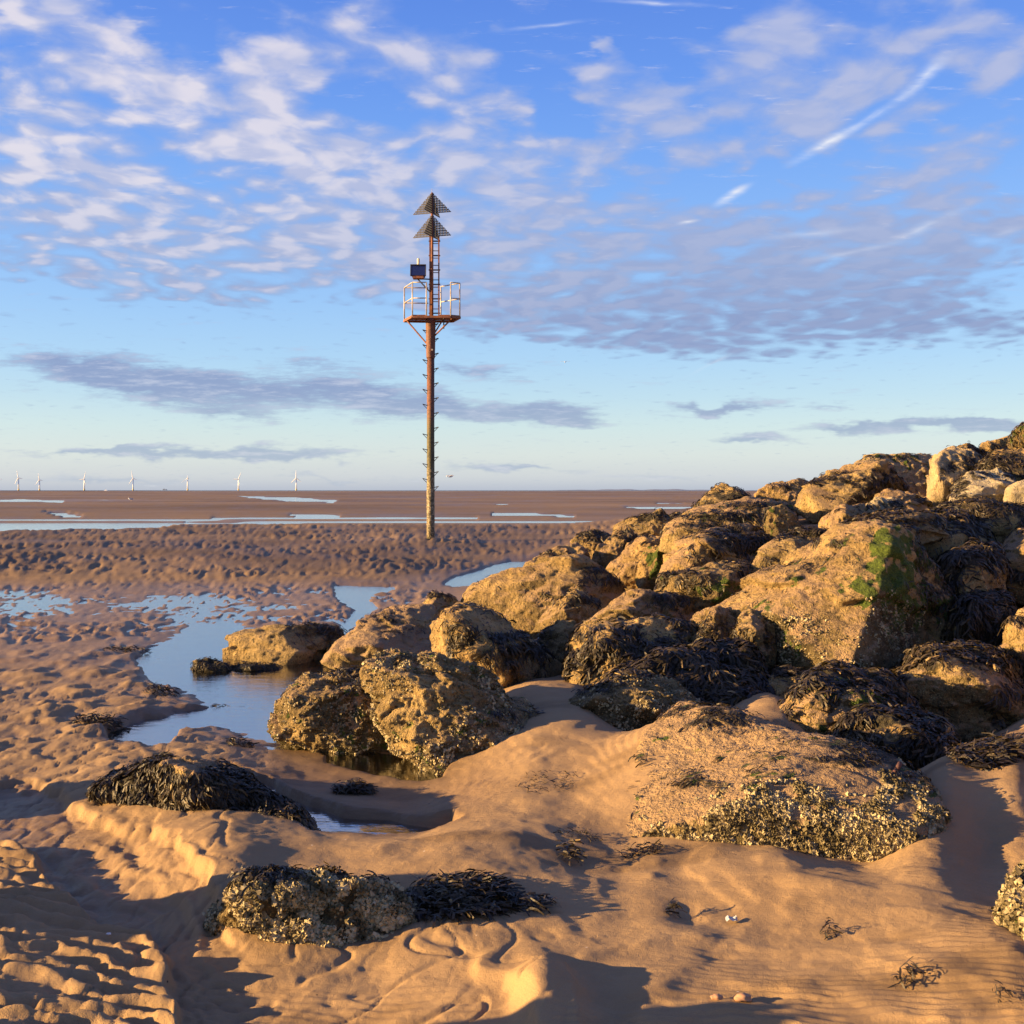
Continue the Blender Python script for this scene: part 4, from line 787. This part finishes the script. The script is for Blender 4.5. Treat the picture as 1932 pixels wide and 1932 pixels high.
def make_boulder(i, b):
    rs = np.random.RandomState(100+i); P = b['P']
    c, pl = hull_planes(P); half = (P.max(0)-P.min(0))/2
    V0, F = ico(b['lv'])
    nch = b.get('chips', 14)
    cn = rs.normal(0, 1, (nch, 3)); cn /= np.linalg.norm(cn, axis=1)[:,None]; cn[:,2] = np.abs(cn[:,2]); cn[:,1] -= .25
    cn /= np.linalg.norm(cn, axis=1)[:,None]; sup = ((P-c)@cn.T).max(0)*rs.uniform(.76, .94, nch)
    pl = np.concatenate([pl, np.column_stack([cn, sup])])
    D = V0*half; D /= np.linalg.norm(D, axis=1)[:,None]
    size = float(half.mean()); k = 110.0/size
    nd = D@pl[:,:3].T; rr = np.where(nd > 1e-3, pl[:,3][None]/np.maximum(nd, 1e-3), 1e3)
    rmin = rr.min(1); r = rmin-np.log(np.exp(-k*(rr-rmin[:,None])).sum(1))/k
    V = c+D*r[:,None]
    # broken faces: the surface falls into tilted patches
    if b['lv'] >= 6:
        nc = 46 if b['lv'] > 6 else 30; C = rs.normal(0, 1, (nc, 3)); C /= np.linalg.norm(C, axis=1)[:,None]
        Dw = V0+.12*np.stack([pn3(V0*2.6, 61), pn3(V0*2.6, 62), pn3(V0*2.6, 63)], 1)
        dt = Dw@C.T; kk = np.exp(150*(dt-dt.max(1)[:,None])); kk /= kk.sum(1)[:,None]
        off = rs.uniform(-1, .55, nc); tl = rs.normal(0, 1, (nc, 3)); loc = (off[None]+2.6*((Dw@tl.T)-(C*tl).sum(1)[None])*.5)
        V = V+D*((kk*np.clip(loc, -2, 1.0)).sum(1)*.060*size*b.get('crag', 1.0))[:,None]
    # chipped facets and erosion
    ro = b.get('rough', 1.0); q = V+rs.uniform(-50, 50, 3)
    dist = min(1.0, 9.0/b['y'])
    amp = .055*size*fb3(q*1.6/max(size, .3)*.6, 3)+.020*ro*np.abs(fb3(q*6.5, 2, 3))*-1.2
    amp += .040*ro*fb3(q*4.3, 3, 9)+.020*ro*fb3(q*14.0, 3, 14)
    cell = np.abs(pn3(q*3.1, 20)); amp -= .035*size*ro*ss(.10-cell, 0, .10)*ss(pn3(q*1.1, 21), -.1, .3)
    if b['y'] < 11: amp += .010*ro*(fb3(q*36.0, 2, 30))
    V = V+D*amp[:,None]
    N = vnormals(V, F); u, v = uv_of(V)
    n1 = fb3(q*2.2, 4, 40); n2 = fb3(q*9.0, 3, 50)
    barn = np.full(len(V), b.get('barn', 0))
    if 'barnz' in b: zone = spots([(a, c_, ru, rv, 1.0) for a, c_, ru, rv in b['barnz']], u, v); barn = barn*.15+spots([(a, c_, ru, rv, 1.0) for a, c_, ru, rv in b['barnz']], u, v)*.9
    sand = b.get('sand', .3)*1.15*ss(N[:,2], .05, .75)+.38*n1+.30*n2*.8+b.get('sand', .3)*.35-.12
    if 'crag' in b and b['y'] > 5: sand = sand+.42*(1-np.clip(zone*1.6, 0, 1))
    lowz = ss(V[:,2], P[:,2].min()+.35*(P[:,2].max()-P[:,2].min()), P[:,2].min()+.05)
    barn = np.clip(barn+lowz*.35+n1*.5-ss(N[:,2], .5, .9)*.3, 0, 1)
    weed = spots(b.get('weed', []), u, v)+.55*n2+.35*n1-.12
    for a, c_, ru, rv in b.get('weedoff', []): weed -= 1.2*np.exp(-(((u-a)/ru)**2+((v-c_)/rv)**2))
    moss = spots(b.get('moss', []), u, v)*.95+.9*n2+.5*n1-.12
    if not b.get('moss'): moss[:] = 0
    weed = np.clip(weed, 0, 1)
    cols = np.stack([np.clip(sand*(1-.5*weed), 0, 1), weed*.85, np.clip(moss, 0, 1), barn], 1)
    # keep only what stands above the sand (a little below it as well)
    gz = surf(V[:,0], V[:,1]); keep = V[:,2] > gz-.12
    fk = keep[F].any(1); F1 = F[fk]; used = np.unique(F1); mp = -np.ones(len(V), int); mp[used] = np.arange(len(used))
    if len(used) < 50: print('BURIED', b['lab']); return
    V, N, cols, F1 = V[used], N[used], cols[used], mp[F1]; weed = weed[used]; barn = barn[used]; gz = gz[used]
    vis = (N[:,1] < .45)
    org = np.array((c[0], c[1], P[:,2].min())); root = empty('boulder', tuple(org)); tag(root, b['lab'], 'boulder', 'boulders of the breakwater heap')
    pal = b.get('pale'); mt = M_rock
    if pal: mt = pale_mat(pal if isinstance(pal, float) else .85)
    V = V-org
    link('stone', mesh_np('stone', V, F1, {'surf': cols}), mt, root)
    if b.get('nf'):
        wm = (ss(weed, .24, .8)*ss(fb3((V+org)*5.5, 2, 77), -.42, .12)+.03*ss(weed, .05, .3))*vis*(V[:,2]+org[2] > gz-.02)
        Fw = weed_part('seaweed', V+org, F1, N, wm, int(b['nf']*1.7), b.get('fl', .1)*.56, rs, root)
        if Fw: Fw.location = tuple(-org)
    if b.get('nb'):
        bmsk = ss(barn, .35, .9)*(1-weed)*vis*(V[:,2]+org[2] > gz-.02)*ss(n2[used], -.35, .2)
        barnacle_part(V, F1, N, bmsk, int(b['nb']*1.35), rs, root)
_pm = {}
def pale_mat(k):
    k = round(k, 2)
    if k not in _pm: _pm[k] = mat_rock('pale_rock', k)
    return _pm[k]
for i, b in enumerate(B): make_boulder(i, b)

# ------------------------------------------------------------------ loose weed, litter, driftwood on the sand
def ground_patch(uc, vc, z, ru, rv, n):
    """points on the sand around a spot seen at uc, vc"""
    rs = np.random.RandomState(int(uc*7+vc)); r = np.sqrt(rs.rand(n)); a = rs.rand(n)*2*np.pi
    P = [gxy(uc+ru*r_*math.cos(t), vc+rv*r_*math.sin(t), z) for r_, t in zip(r, a)]
    x = np.array([p[0] for p in P]); y = np.array([p[1] for p in P]); return x, y, surf(x, y), rs
def loose_weed(lab, uc, vc, z, ru, rv, n, fl, bias=(.5,0,0), up=.35, group=None, nm='seaweed_clump', cat='seaweed'):
    x, y, h, rs = ground_patch(uc, vc, z, ru, rv, n)
    P = np.stack([x, y, h], 1)
    cen = np.array((x.mean(), y.mean())); rel = np.hypot((x-cen[0])/max(np.ptp(x)/2, .01), (y-cen[1])/max(np.ptp(y)/2, .01))
    P[:,2] += rs.rand(n)*np.clip(1.1-rel, 0, 1)*up*fl*3
    N = rs.normal(0, .35, (n, 3))+(0,0,1); N /= np.linalg.norm(N, axis=1)[:,None]
    D = rs.normal(0, .6, (n, 3))+bias; D -= (D*N).sum(1)[:,None]*N; D /= np.linalg.norm(D, axis=1)[:,None]
    V2, F2, c = frond_mesh(P, N, D, fl*rs.uniform(.5, 1.4, n), fl*rs.uniform(.12, .24, n), rs)
    org = np.array((cen[0], cen[1], h.min()))
    o = link(nm, mesh_np(nm, V2-org, F2, {'tone': c}, smooth=False), M_weed, loc=tuple(org)); tag(o, lab, cat, group or 'scraps of seaweed on the sand')
loose_weed('small dark loaf of seaweed lying alone on the wet sand in mid picture', 661,1484,.06, 38,7, 420,.05, (.9,.1,0), .4)
loose_weed('thin scrap of weed on the sand spit beside the shallow pool', 445,1406,.02, 30,6, 130,.05, (1,0,0), .2)
loose_weed('black weed trailing from the front rock over the sand to its right', 862,1668,.22, 110,34, 1800,.052, (.9,-.2,0), .3)
loose_weed('weed tail of the mound by the small stream, dragged out over wet sand', 560,1556,.05, 50,14, 700,.05, (.9,-.4,0), .3)
loose_weed('loose end of weed on the sand beyond the tail of the front rock', 1000,1680,.22, 40,12, 90,.05, (1,.2,0), .3)
loose_weed('dark strip of weed along the undercut bank above the lower pool', 185,1362,.06, 60,6, 300,.055, (1,.1,0), .3)
loose_weed('ragged weed caught on the rim of the sandbank left of the pool', 300,1303,.05, 34,6, 160,.05, (1,0,0), .35)
loose_weed('tiny forked weed sprig in the shaded hollow', 1262,1703,.19, 13,5, 26,.045, (1,.3,.2), .5)
loose_weed('tuft of dry weed on the sunny dune, rightmost of the sprigs', 1712,1796,.30, 22,12, 60,.032, (.2,-.8,.3), .6)
loose_weed('small dark knot of weed at the right end of the shaded hollow', 1565,1741,.22, 11,6, 40,.03, (.2,-.5,.2), .6)
loose_weed('scrap of weed below the pale boulder at the right edge', 1886,1826,.33, 8,6, 24,.025, (.2,-.5,.2), .5)
loose_weed('long wrack fronds fanned out on the sand at the right edge', 1855,1405,.42, 70,22, 2200,.06, (1.2,-.2,0), .12)
loose_weed('mat of black wrack bridging the two weedy rocks above the big slab', 1560,1400,.42, 130,22, 2800,.06, (.7,-.3,0), .4)
loose_weed('weed heap spilling off the top right corner of the big slab', 1640,1432,.45, 70,22, 1500,.055, (.8,-.3,0), .5)
loose_weed('wisps of weed strewn on the sandy slope left of the big slab', 1030,1450,.24, 60,16, 160,.026, (1,.3,0), .15)
loose_weed('second patch of weed wisps, lower on the slope by the big slab', 1090,1550,.2, 46,9, 110,.024, (1,.2,0), .15)
loose_weed('weed in the crease under the long wedge of sand', 1210,1580,.2, 40,8, 140,.03, (1,.2,0), .3)
loose_weed('dark peg of weed standing in the small gully behind the front dune', 1072,1600,.18, 10,12, 60,.05, (.2,-.2,.8), .6)
loose_weed('weed fringe on the edge of the bank at the back of the pool', 250,1228,.03, 60,3, 160,.06, (1,.3,0), .3)
loose_weed('floating dots of weed at the tip of the sand spit', 430,1330,.01, 40,2, 50,.04, (1,.3,0), .2)

def litter():
    m = mat_plain('litter_plastic', (.50,.50,.50), .5, 0, 30, (.36,.37,.38)); x, y = gxy(1381, 1728, .18); z = float(surf(np.array([x]), np.array([y]))[0])
    rs = random.Random(3); V = []; n = 5
    for a in range(n):
        for b_ in range(n): V.append((x+(a-2)*.010+rs.uniform(-.003,.003), y+(b_-2)*.010+rs.uniform(-.003,.003), z+.006+rs.uniform(0,.016)))
    F = [(a*n+b_, (a+1)*n+b_, (a+1)*n+b_+1, a*n+b_+1) for a in range(n-1) for b_ in range(n-1)]
    o = link('plastic_scrap', mesh_np('plastic_scrap', V, F, smooth=False), m); tag(o, 'crumpled white plastic scrap in the shaded hollow', 'litter')
    for lab, u, v, zz, s in (('tiny white shell on the far left sand', 12, 1590, .06, .006), ('white shell fragment on the rippled sand at the bottom left', 205, 1765, .10, .007), ('reddish worm cast, left of the pair on the lower right sand', 1352, 1832, .26, .014), ('larger reddish worm cast on the lower right sand', 1402, 1836, .26, .02)):
        x, y = gxy(u, v, zz); z = float(surf(np.array([x]), np.array([y]))[0]); Vv, Ff = ico(3); Vn = Vv*np.array((s*1.3, s, s*.6))*(1+.35*pn3(Vv*1.7, int(u)))[:,None]
        red = 'worm' in lab
        nm = 'worm_cast' if red else 'shell'
        o = link(nm, mesh_np(nm, Vn, Ff), mat_plain(nm, (.40,.22,.12) if red else (.7,.66,.6), .8), loc=(x, y, z+s*.3)); tag(o, lab, 'worm cast' if red else 'shell')
litter()
def driftwood():
    m = mat_plain('old_wood', (.20,.085,.055), .8, 0, 20, (.09,.04,.03), .01)
    a = Vector(at(1652,1500,5.62)); b_ = Vector(at(1698,1440,5.75)); mb = MB(); rs = random.Random(5); pts = [a.lerp(b_, t/6)+Vector((rs.uniform(-1,1)*.006, 0, rs.uniform(-1,1)*.005)) for t in range(7)]
    for p, q in zip(pts, pts[1:]): mb.tube(p-(q-p)*.08, q+(q-p)*.08, rs.uniform(.008,.012), n=7)
    o = mb.build('driftwood_stick', m, smooth=True); tag(o, 'short reddish stick lodged upright in the weed on the big slab', 'stick')
driftwood()

# ------------------------------------------------------------------ the beacon
def beacon():
    m, T, b = new_mat('beacon_paint'); g = T.n.new('ShaderNodeNewGeometry').outputs['Position']
    s = T.n.new('ShaderNodeSeparateXYZ'); T.l.new(g, s.inputs[0]); n = T.noise(g, 3.0, 5, .65); n2 = T.noise(g, 14.0, 5, .7)
    rust = T.mix(T.smooth(n2, .35, .65), (.185,.066,.036,1), (.10,.045,.028,1)); zz = T.math('MULTIPLY_ADD', n, .9, T.math('SUBTRACT', s.outputs[2], .45))
    alg = T.mix(T.smooth(n2, .4, .65), (.10,.085,.035,1), (.045,.042,.02,1)); crust = T.mix(T.smooth(T.noise(g, 22, 4, .7), .45, .62), (.07,.058,.028,1), (.42,.33,.20,1))
    c = T.mix(T.smooth(zz, 3.3, 4.3), alg, rust); c = T.mix(T.smooth(zz, 2.5, 1.9), c, crust)
    T.l.new(c, b.inputs['Base Color']); b.inputs['Roughness'].default_value = .7; T.l.new(T.bump(n2, .8, .02), b.inputs['Normal'])
    M_rust = mat_plain('rusty_steel', (.30,.11,.045), .7, 0, 9, (.16,.06,.03), .004)
    M_dark = mat_plain('dark_steel', (.045,.045,.05), .6, 0, 9, (.07,.065,.065))
    M_grey = mat_plain('galvanised_steel', (.50,.46,.40), .5, .2, 12, (.36,.28,.20))
    y0 = (CH-.30)*FOC/(1014-HZ); s_ = y0/FOC; x0 = (812.5-966)*s_
    gz = float(surf(np.array([x0]), np.array([y0]))[0]); print('pole ground', gz, 'y', y0)
    root = empty('beacon', (x0, y0, gz)); tag(root, 'tall rusty steel beacon post with two triangle topmarks, platform and solar lantern on the sandbank', 'beacon')
    Z = lambda v: CH-(v-HZ)*s_-gz; X = lambda u: (u-812.5)*s_
    MB().lathe([(.118,-.6),(.119,.6),(.118,1.2),(.112,3.0),(.112,Z(674))], 20).build('post', m, root, smooth=True)
    MB().lathe([(.124,Z(676)),(.128,Z(674)),(.136,Z(655)),(.148,Z(606)),(.148,Z(602))], 20).build('post_sleeve', m, root, smooth=True)
    MB().tube((X(815),0,Z(602)), (X(815.4),0,Z(364)), .045, .038, 12).build('mast', M_rust, root, smooth=True)
    MB().tube((X(814.8),0,Z(364)), (X(814.8),0,Z(356)), .006, n=6).build('spike', M_grey, root)
    # topmarks: two crossed lattice triangles each
    for va, vb in ((362.5,402),(404,446)):
        tm = empty('topmark', (X(815),0,Z(vb))); tm.parent = root
        H = (vb-va)*s_; hw = 38.5*s_
        for ang in (-19, 71):
            ca, sa = math.cos(R(ang)), math.sin(R(ang)); mb = MB(); n = 26
            for k in range(n+1):
                xx = -hw+2*hw*k/n; top = H*(1-abs(xx)/hw)
                if top > .02: mb.box((xx*ca, xx*sa, top/2), (.0125,.010,top/2), Matrix.Rotation(R(ang), 3, 'Z'))
            for k in range(9):
                zz = H*k/9; w = hw*(1-zz/H)
                mb.box((0,0,zz), (w,.011,.012), Matrix.Rotation(R(ang), 3, 'Z'))
            o = mb.build('lattice_fin', M_dark, tm); tag(o, kind='stuff')
    # ladder
    lad = empty('ladder', (X(820),-.02,Z(598))); lad.parent = root; ZB = Z(598)
    lx = (X(811.3)-X(820), X(828)-X(820))
    for xx in lx: MB().box((xx,0,(Z(444)-ZB)/2), (.02,.012,(Z(444)-ZB)/2)).build('rail', M_rust, lad)
    for k in range(12):
        zv = Z(460+13.7*k-.2)-ZB
        if zv > 0: MB().tube((lx[0],0,zv), (lx[1],0,zv), .012, n=6).build('rung', M_dark, lad)
    for k in range(6):
        zv = Z(454.8+27.2*k)-ZB; MB().box(((lx[0]+lx[1])/2, .04, zv), ((lx[1]-lx[0])/2+.04,.03,.016)).build('bracket', M_dark, lad)
    # platform
    pz = Z(599); A=(-.82,.45); Bq=(-.50,-.5); C=(-.09,-.5); D=(.29,.25); E=(.62,-.5); Fq=(.88,-.35); G=(.62,.5)
    pf = empty('platform', (0,0,pz)); pf.parent = root
    MB().prism([A,Bq,(-.1,-.5),(-.08,-.12),(.22,-.12),(.28,-.5),E,Fq,G,(-.3,.55)], -.012, .012).build('deck_plate', M_rust, pf)
    ring = [A,Bq,E,Fq,G,(-.3,.55)]
    mb = MB()
    for p, q in zip(ring, ring[1:]+ring[:1]): mb.tube((*p,-.05), (*q,-.05), .045, n=4)
    mb.build('edge_beam', M_rust, pf)
    hgt = 61*s_
    rails = empty('railing', (0,0,pz)); rails.parent = root
    for p in (A, Bq, C, D, E, Fq): MB().tube((*p,-.06), (*p,hgt), .019, n=8).build('rail_post', M_grey, rails, smooth=True)
    for p, q in ((A,Bq),(Bq,C),(A,(-.1,.5)),(D,Fq),(E,Fq)):
        for f in (1.0, .52): MB().tube((*p,hgt*f), (*q,hgt*f), .017, n=8).build('rail_bar', M_grey, rails, smooth=True)
    for a, c in (((-.72,.1,pz-.07),(-.11,-.03,Z(649))), ((.66,-.35,pz-.07),(.12,-.06,Z(634))), ((.36,.0,pz-.07),(.13,.0,Z(627)))):
        MB().tube(a, c, .024, n=6).build('brace', M_rust, root)
    MB().tube((.40,-.2,pz-.05), (.40,-.2,Z(622)), .02, n=6).build('strut', M_dark, root)
    # steps welded up the post
    def step(v, sx):
        z = Z(v); mb = MB(); r = .112; ex = r+.115
        mb.tube((sx*r*.9,-.03,z), (sx*ex,-.09,z+.035), .011, n=6); mb.tube((sx*r*.9,.03,z), (sx*ex,.06,z+.035), .011, n=6)
        mb.tube((sx*ex,-.09,z+.035), (sx*ex,.06,z+.035), .011, n=6); mb.tube((sx*ex,-.09,z+.03), (sx*r*.9,-.02,z-.10), .010, n=6)
        mb.build('step', M_dark, root)
    for k in range(14):
        v = 625+28*k
        if v < 925 and k != 6: step(v, -1)
    for k in range(12): step(613+27.9*k if k else 613, 1)
    MB().tube((.05,-.11,Z(661)), (.05,-.16,Z(661)), .03, n=8).build('bolt', M_grey, root)
    # solar lantern box held off the mast on a bracket
    M_blue = mat_plain('solar_panel', (.010,.018,.085), .25, 0, 60, (.018,.03,.13)); M_lamp = mat_plain('lamp_glass', (.75,.65,.40), .3)
    sl = empty('solar_lantern', (X(790),-.12,Z(524))); sl.parent = root
    hx, hz = 14*s_, 10.3*s_; Mt = Matrix.Rotation(R(-12), 3, 'X')
    MB().box((0,-.10,hz+.02), (hx,.02,hz), Mt).build('solar_panel', M_blue, sl)
    mb = MB()
    for xx in (-1, 1): mb.box((xx*hx,-.10,hz+.02), (.012,.028,hz+.012), Mt)
    for zz in (-1, 1): mb.box((0,-.10+zz*.0,hz+.02+zz*hz), (hx,.028,.012))
    mb.build('panel_frame', M_dark, sl)
    MB().box((0,.08,hz*.9), (hx*.85,.13,hz*.85)).build('housing', M_dark, sl)
    MB().box((.0,.0,-.02), (hx*.72,.14,.035)).build('tray', M_rust, sl)
    MB().lathe([(.07,0),(.05,.03),(.04,.045),(.04,.19),(.03,.205)], 12, (0,0,2*hz+.02)).build('lamp', M_lamp, sl, smooth=True)
    MB().tube((.0,0,-.05), (X(812)-X(790),.10,-.05), .02, n=6).build('arm', M_dark, sl)
    MB().tube((-.03,0,-.05), (X(811)-X(790),.10,-.42), .022, n=6).build('brace', M_dark, sl)
beacon()

# ------------------------------------------------------------------ far things
def turbines():
    M_w = mat_plain('turbine_white', (.80,.80,.78), .5); M_y = mat_plain('yellow_base', (.6,.48,.2), .6)
    D = 8900.0; s = D/FOC; L = [
     (-9,905,[(0.5,-14),(13,-.5),(-9,11)],'turbine cut off by the left edge, only one blade tip in view'),
     (35,901.5,[(-3,-15),(8.5,1.8),(-7,12)],'leftmost complete wind turbine on the horizon'),
     (74.5,905,[(-2.2,-13),(6.8,2),(-6.8,9.5)],'second wind turbine, smaller and close right of the leftmost'),
     (159,904,[(3,-13.8),(-9.8,1),(3.2,10.3)],'third wind turbine with one blade pointing level left'),
     (251,902.5,[(-2.5,-14.5),(8.2,3),(-7.6,11.2)],'fourth wind turbine, above the dark pools, widest gap to its right neighbour'),
     (354,902,[(0,-6),(-11,8.5),(3.8,.8)],'grey turbine seen nearly edge-on, fifth from the left'),
     (450,904,[(5.2,-12.3),(-10.8,-.2),(2.7,12)],'sixth wind turbine with its left blade level'),
     (559,902,[(-.4,-14.8),(9.6,6.8),(-10,9.3)],'rightmost wind turbine, nearest to the beacon')]
    for u, v, tips, lab in L:
        x = (u-966)*s; hz = CH+(HZ-v)*s; root = empty('wind_turbine', (x, D, -.3)); tag(root, lab, 'wind turbine', 'offshore wind turbines on the horizon')
        MB().tube((0,0,0), (0,0,hz-1), 4.6, 3.4, 12).build('tower', M_w, root, smooth=True)
        MB().tube((0,0,0), (0,0,12), 5.6, 5.6, 12).build('base', M_y, root, smooth=True)
        edge = u == 354
        MB().box((0,2 if not edge else 0,hz), (3,6,2.8) if not edge else (6,3,2.8)).build('nacelle', M_w, root)
        MB().lathe([(3,-2),(3.2,0),(1.5,2)], 10, (0,-6,hz)).build('hub', M_w, root, smooth=True)
        for tx, tz in tips:
            d = Vector((tx*s, 0, -tz*s)); n = Vector((-d.z, 0, d.x)).normalized(); h = Vector((0,-6,hz)); mb = MB()
            rb = 1.3 if edge else 3.0
            mb.tube(h, h+d*.25, rb*.7, rb, 8).tube(h+d*.25, h+d, rb, rb*.28, 8)
            mb.build('blade', M_w, root)
    # work boat and a low offshore platform
    D2 = 4400.0; s2 = D2/FOC; x = (200-966)*s2; root = empty('boat', (x, D2, -.3)); tag(root, 'tiny white work boat on the horizon between the second and third turbines', 'boat')
    MB().prism([(-7,-2),(5,-2),(8,0),(5,2),(-7,2)], 0, 1.8).build('hull', M_w, root); MB().box((-1,0,2.9), (2.5,1.6,1.1)).build('cabin', M_w, root); MB().tube((0,0,4),(0,0,6.5),.2).build('mast', M_w, root)
    M_b = mat_plain('far_steel', (.20,.25,.33), .8); x = (311-966)*s; root = empty('offshore_platform', (x, D, -.3)); tag(root, 'low blue-grey offshore platform on the horizon left of the edge-on turbine', 'platform')
    MB().box((0,0,7), (14,8,2.2)).build('deck', M_b, root); MB().box((-5,0,11), (5,5,2)).build('cabin', M_b, root)
    for a in (-10, 10):
        for c in (-6, 6): MB().tube((a,c,0),(a,c,5),1.2,n=6).build('leg', M_b, root)
    # low coast far away, distance haze put into its blue-grey colour
    n = 60; V = []; F = []
    for k in range(n+1):
        t = k/n; xx = (1040+(1420-1040)*t-966)*13000/FOC; hh = (3.2*math.sin(math.pi*t)**.6+1.0*math.sin(t*23)*math.sin(math.pi*t)+.8*math.sin(t*51)*math.sin(math.pi*t))*13000/FOC*.62
        V += [(xx,13000,-1),(xx,13400,max(hh,.0)),(xx,14500,-1)]
    for k in range(n): F += [(3*k,3*k+3,3*k+4,3*k+1),(3*k+1,3*k+4,3*k+5,3*k+2)]
    h = link('hills', mesh_np('hills', V, F), mat_plain('hazed_coast', (.16,.21,.29), .9, 0, .002, (.20,.25,.33))); tag(h, kind='structure')
turbines()

def gull(name, lab, loc, pose, heading, sc=1.0):
    M_w = mat_plain('gull_white', (.80,.79,.77), .7); M_g = mat_plain('gull_grey', (.36,.38,.42), .7); M_y = mat_plain('gull_bill', (.7,.42,.06), .5)
    root = empty(name, loc); root.rotation_euler = (0,0,heading); root.scale = (sc,)*3; tag(root, lab, 'gull')
    Vi, Fi = ico(4); z0 = .20 if pose == 'stand' else 0
    # body, neck and head as one surface
    t = Vi[:,0]; rad = np.sqrt(np.clip(1-t*t, 0, 1)); V = Vi.copy(); V[:,0] = t*.22; w = .075*(1+.25*t)*(1-.35*ss(-t, .3, 1)); nrm = np.maximum(np.hypot(Vi[:,1], Vi[:,2]), 1e-6)
    V[:,1] = Vi[:,1]/nrm*rad*w; V[:,2] = Vi[:,2]/nrm*rad*w*1.1+.02*t
    hd = ss(t, .62, 1.0); V[:,2] += hd*(.09 if pose == 'stand' else .01); V[:,0] += hd*.05
    link('body', mesh_np('body', V+(0,0,z0), Fi), M_w, root)
    MB().tube((.255,0,z0+.105 if pose == 'stand' else .03), (.31,0,z0+.095 if pose == 'stand' else .02), .011, .003, 6).build('bill', M_y, root)
    MB().prism([(-.20,-.03),(-.20,.03),(-.32,.045),(-.32,-.045)], z0-.01, z0+.01).build('tail', M_w, root)
    for sy in (-1, 1):
        if pose == 'stand':
            MB().box((-.06,sy*.07,z0+.025), (.17,.012,.045)).build('wing', M_g, root); MB().tube((.0,sy*.03,z0-.05), (.0,sy*.03,0), .005, n=5).build('leg', M_y, root)
        else:
            mb = MB(); pts = [(.07,0,.02),(.10,.28,.12),(.0,.62,.04),(-.06,.60,.03),(-.05,.28,.11),(-.10,0,.02)]
            Vt = [(x, sy*(y+.04), z+.008) for x, y, z in pts]+[(x, sy*(y+.04), z-.008) for x, y, z in pts]
            mb.add(Vt, [(0,1,4,5),(1,2,3,4),(11,10,7,6),(10,9,8,7)]+[(k, k+6, (k+1) % 6+6, (k+1) % 6) for k in range(6)]); mb.build('wing', M_g, root)
x, y = gxy(247, 945, .06); z = float(surf(np.array([x]), np.array([y]))[0]); gull('gull', 'white gull standing on the far sand near the dark pool bank', (x, y, max(z, 0)), 'stand', R(200), 1.5)
p = at(849, 899, 110); gull('gull', 'white gull flying low just right of the beacon post', tuple(p), 'fly', R(30), 1.1)
p = at(1066, 683, 150); gull('gull', 'distant gull gliding in the open sky right of the beacon', tuple(p), 'fly', R(80), .9)
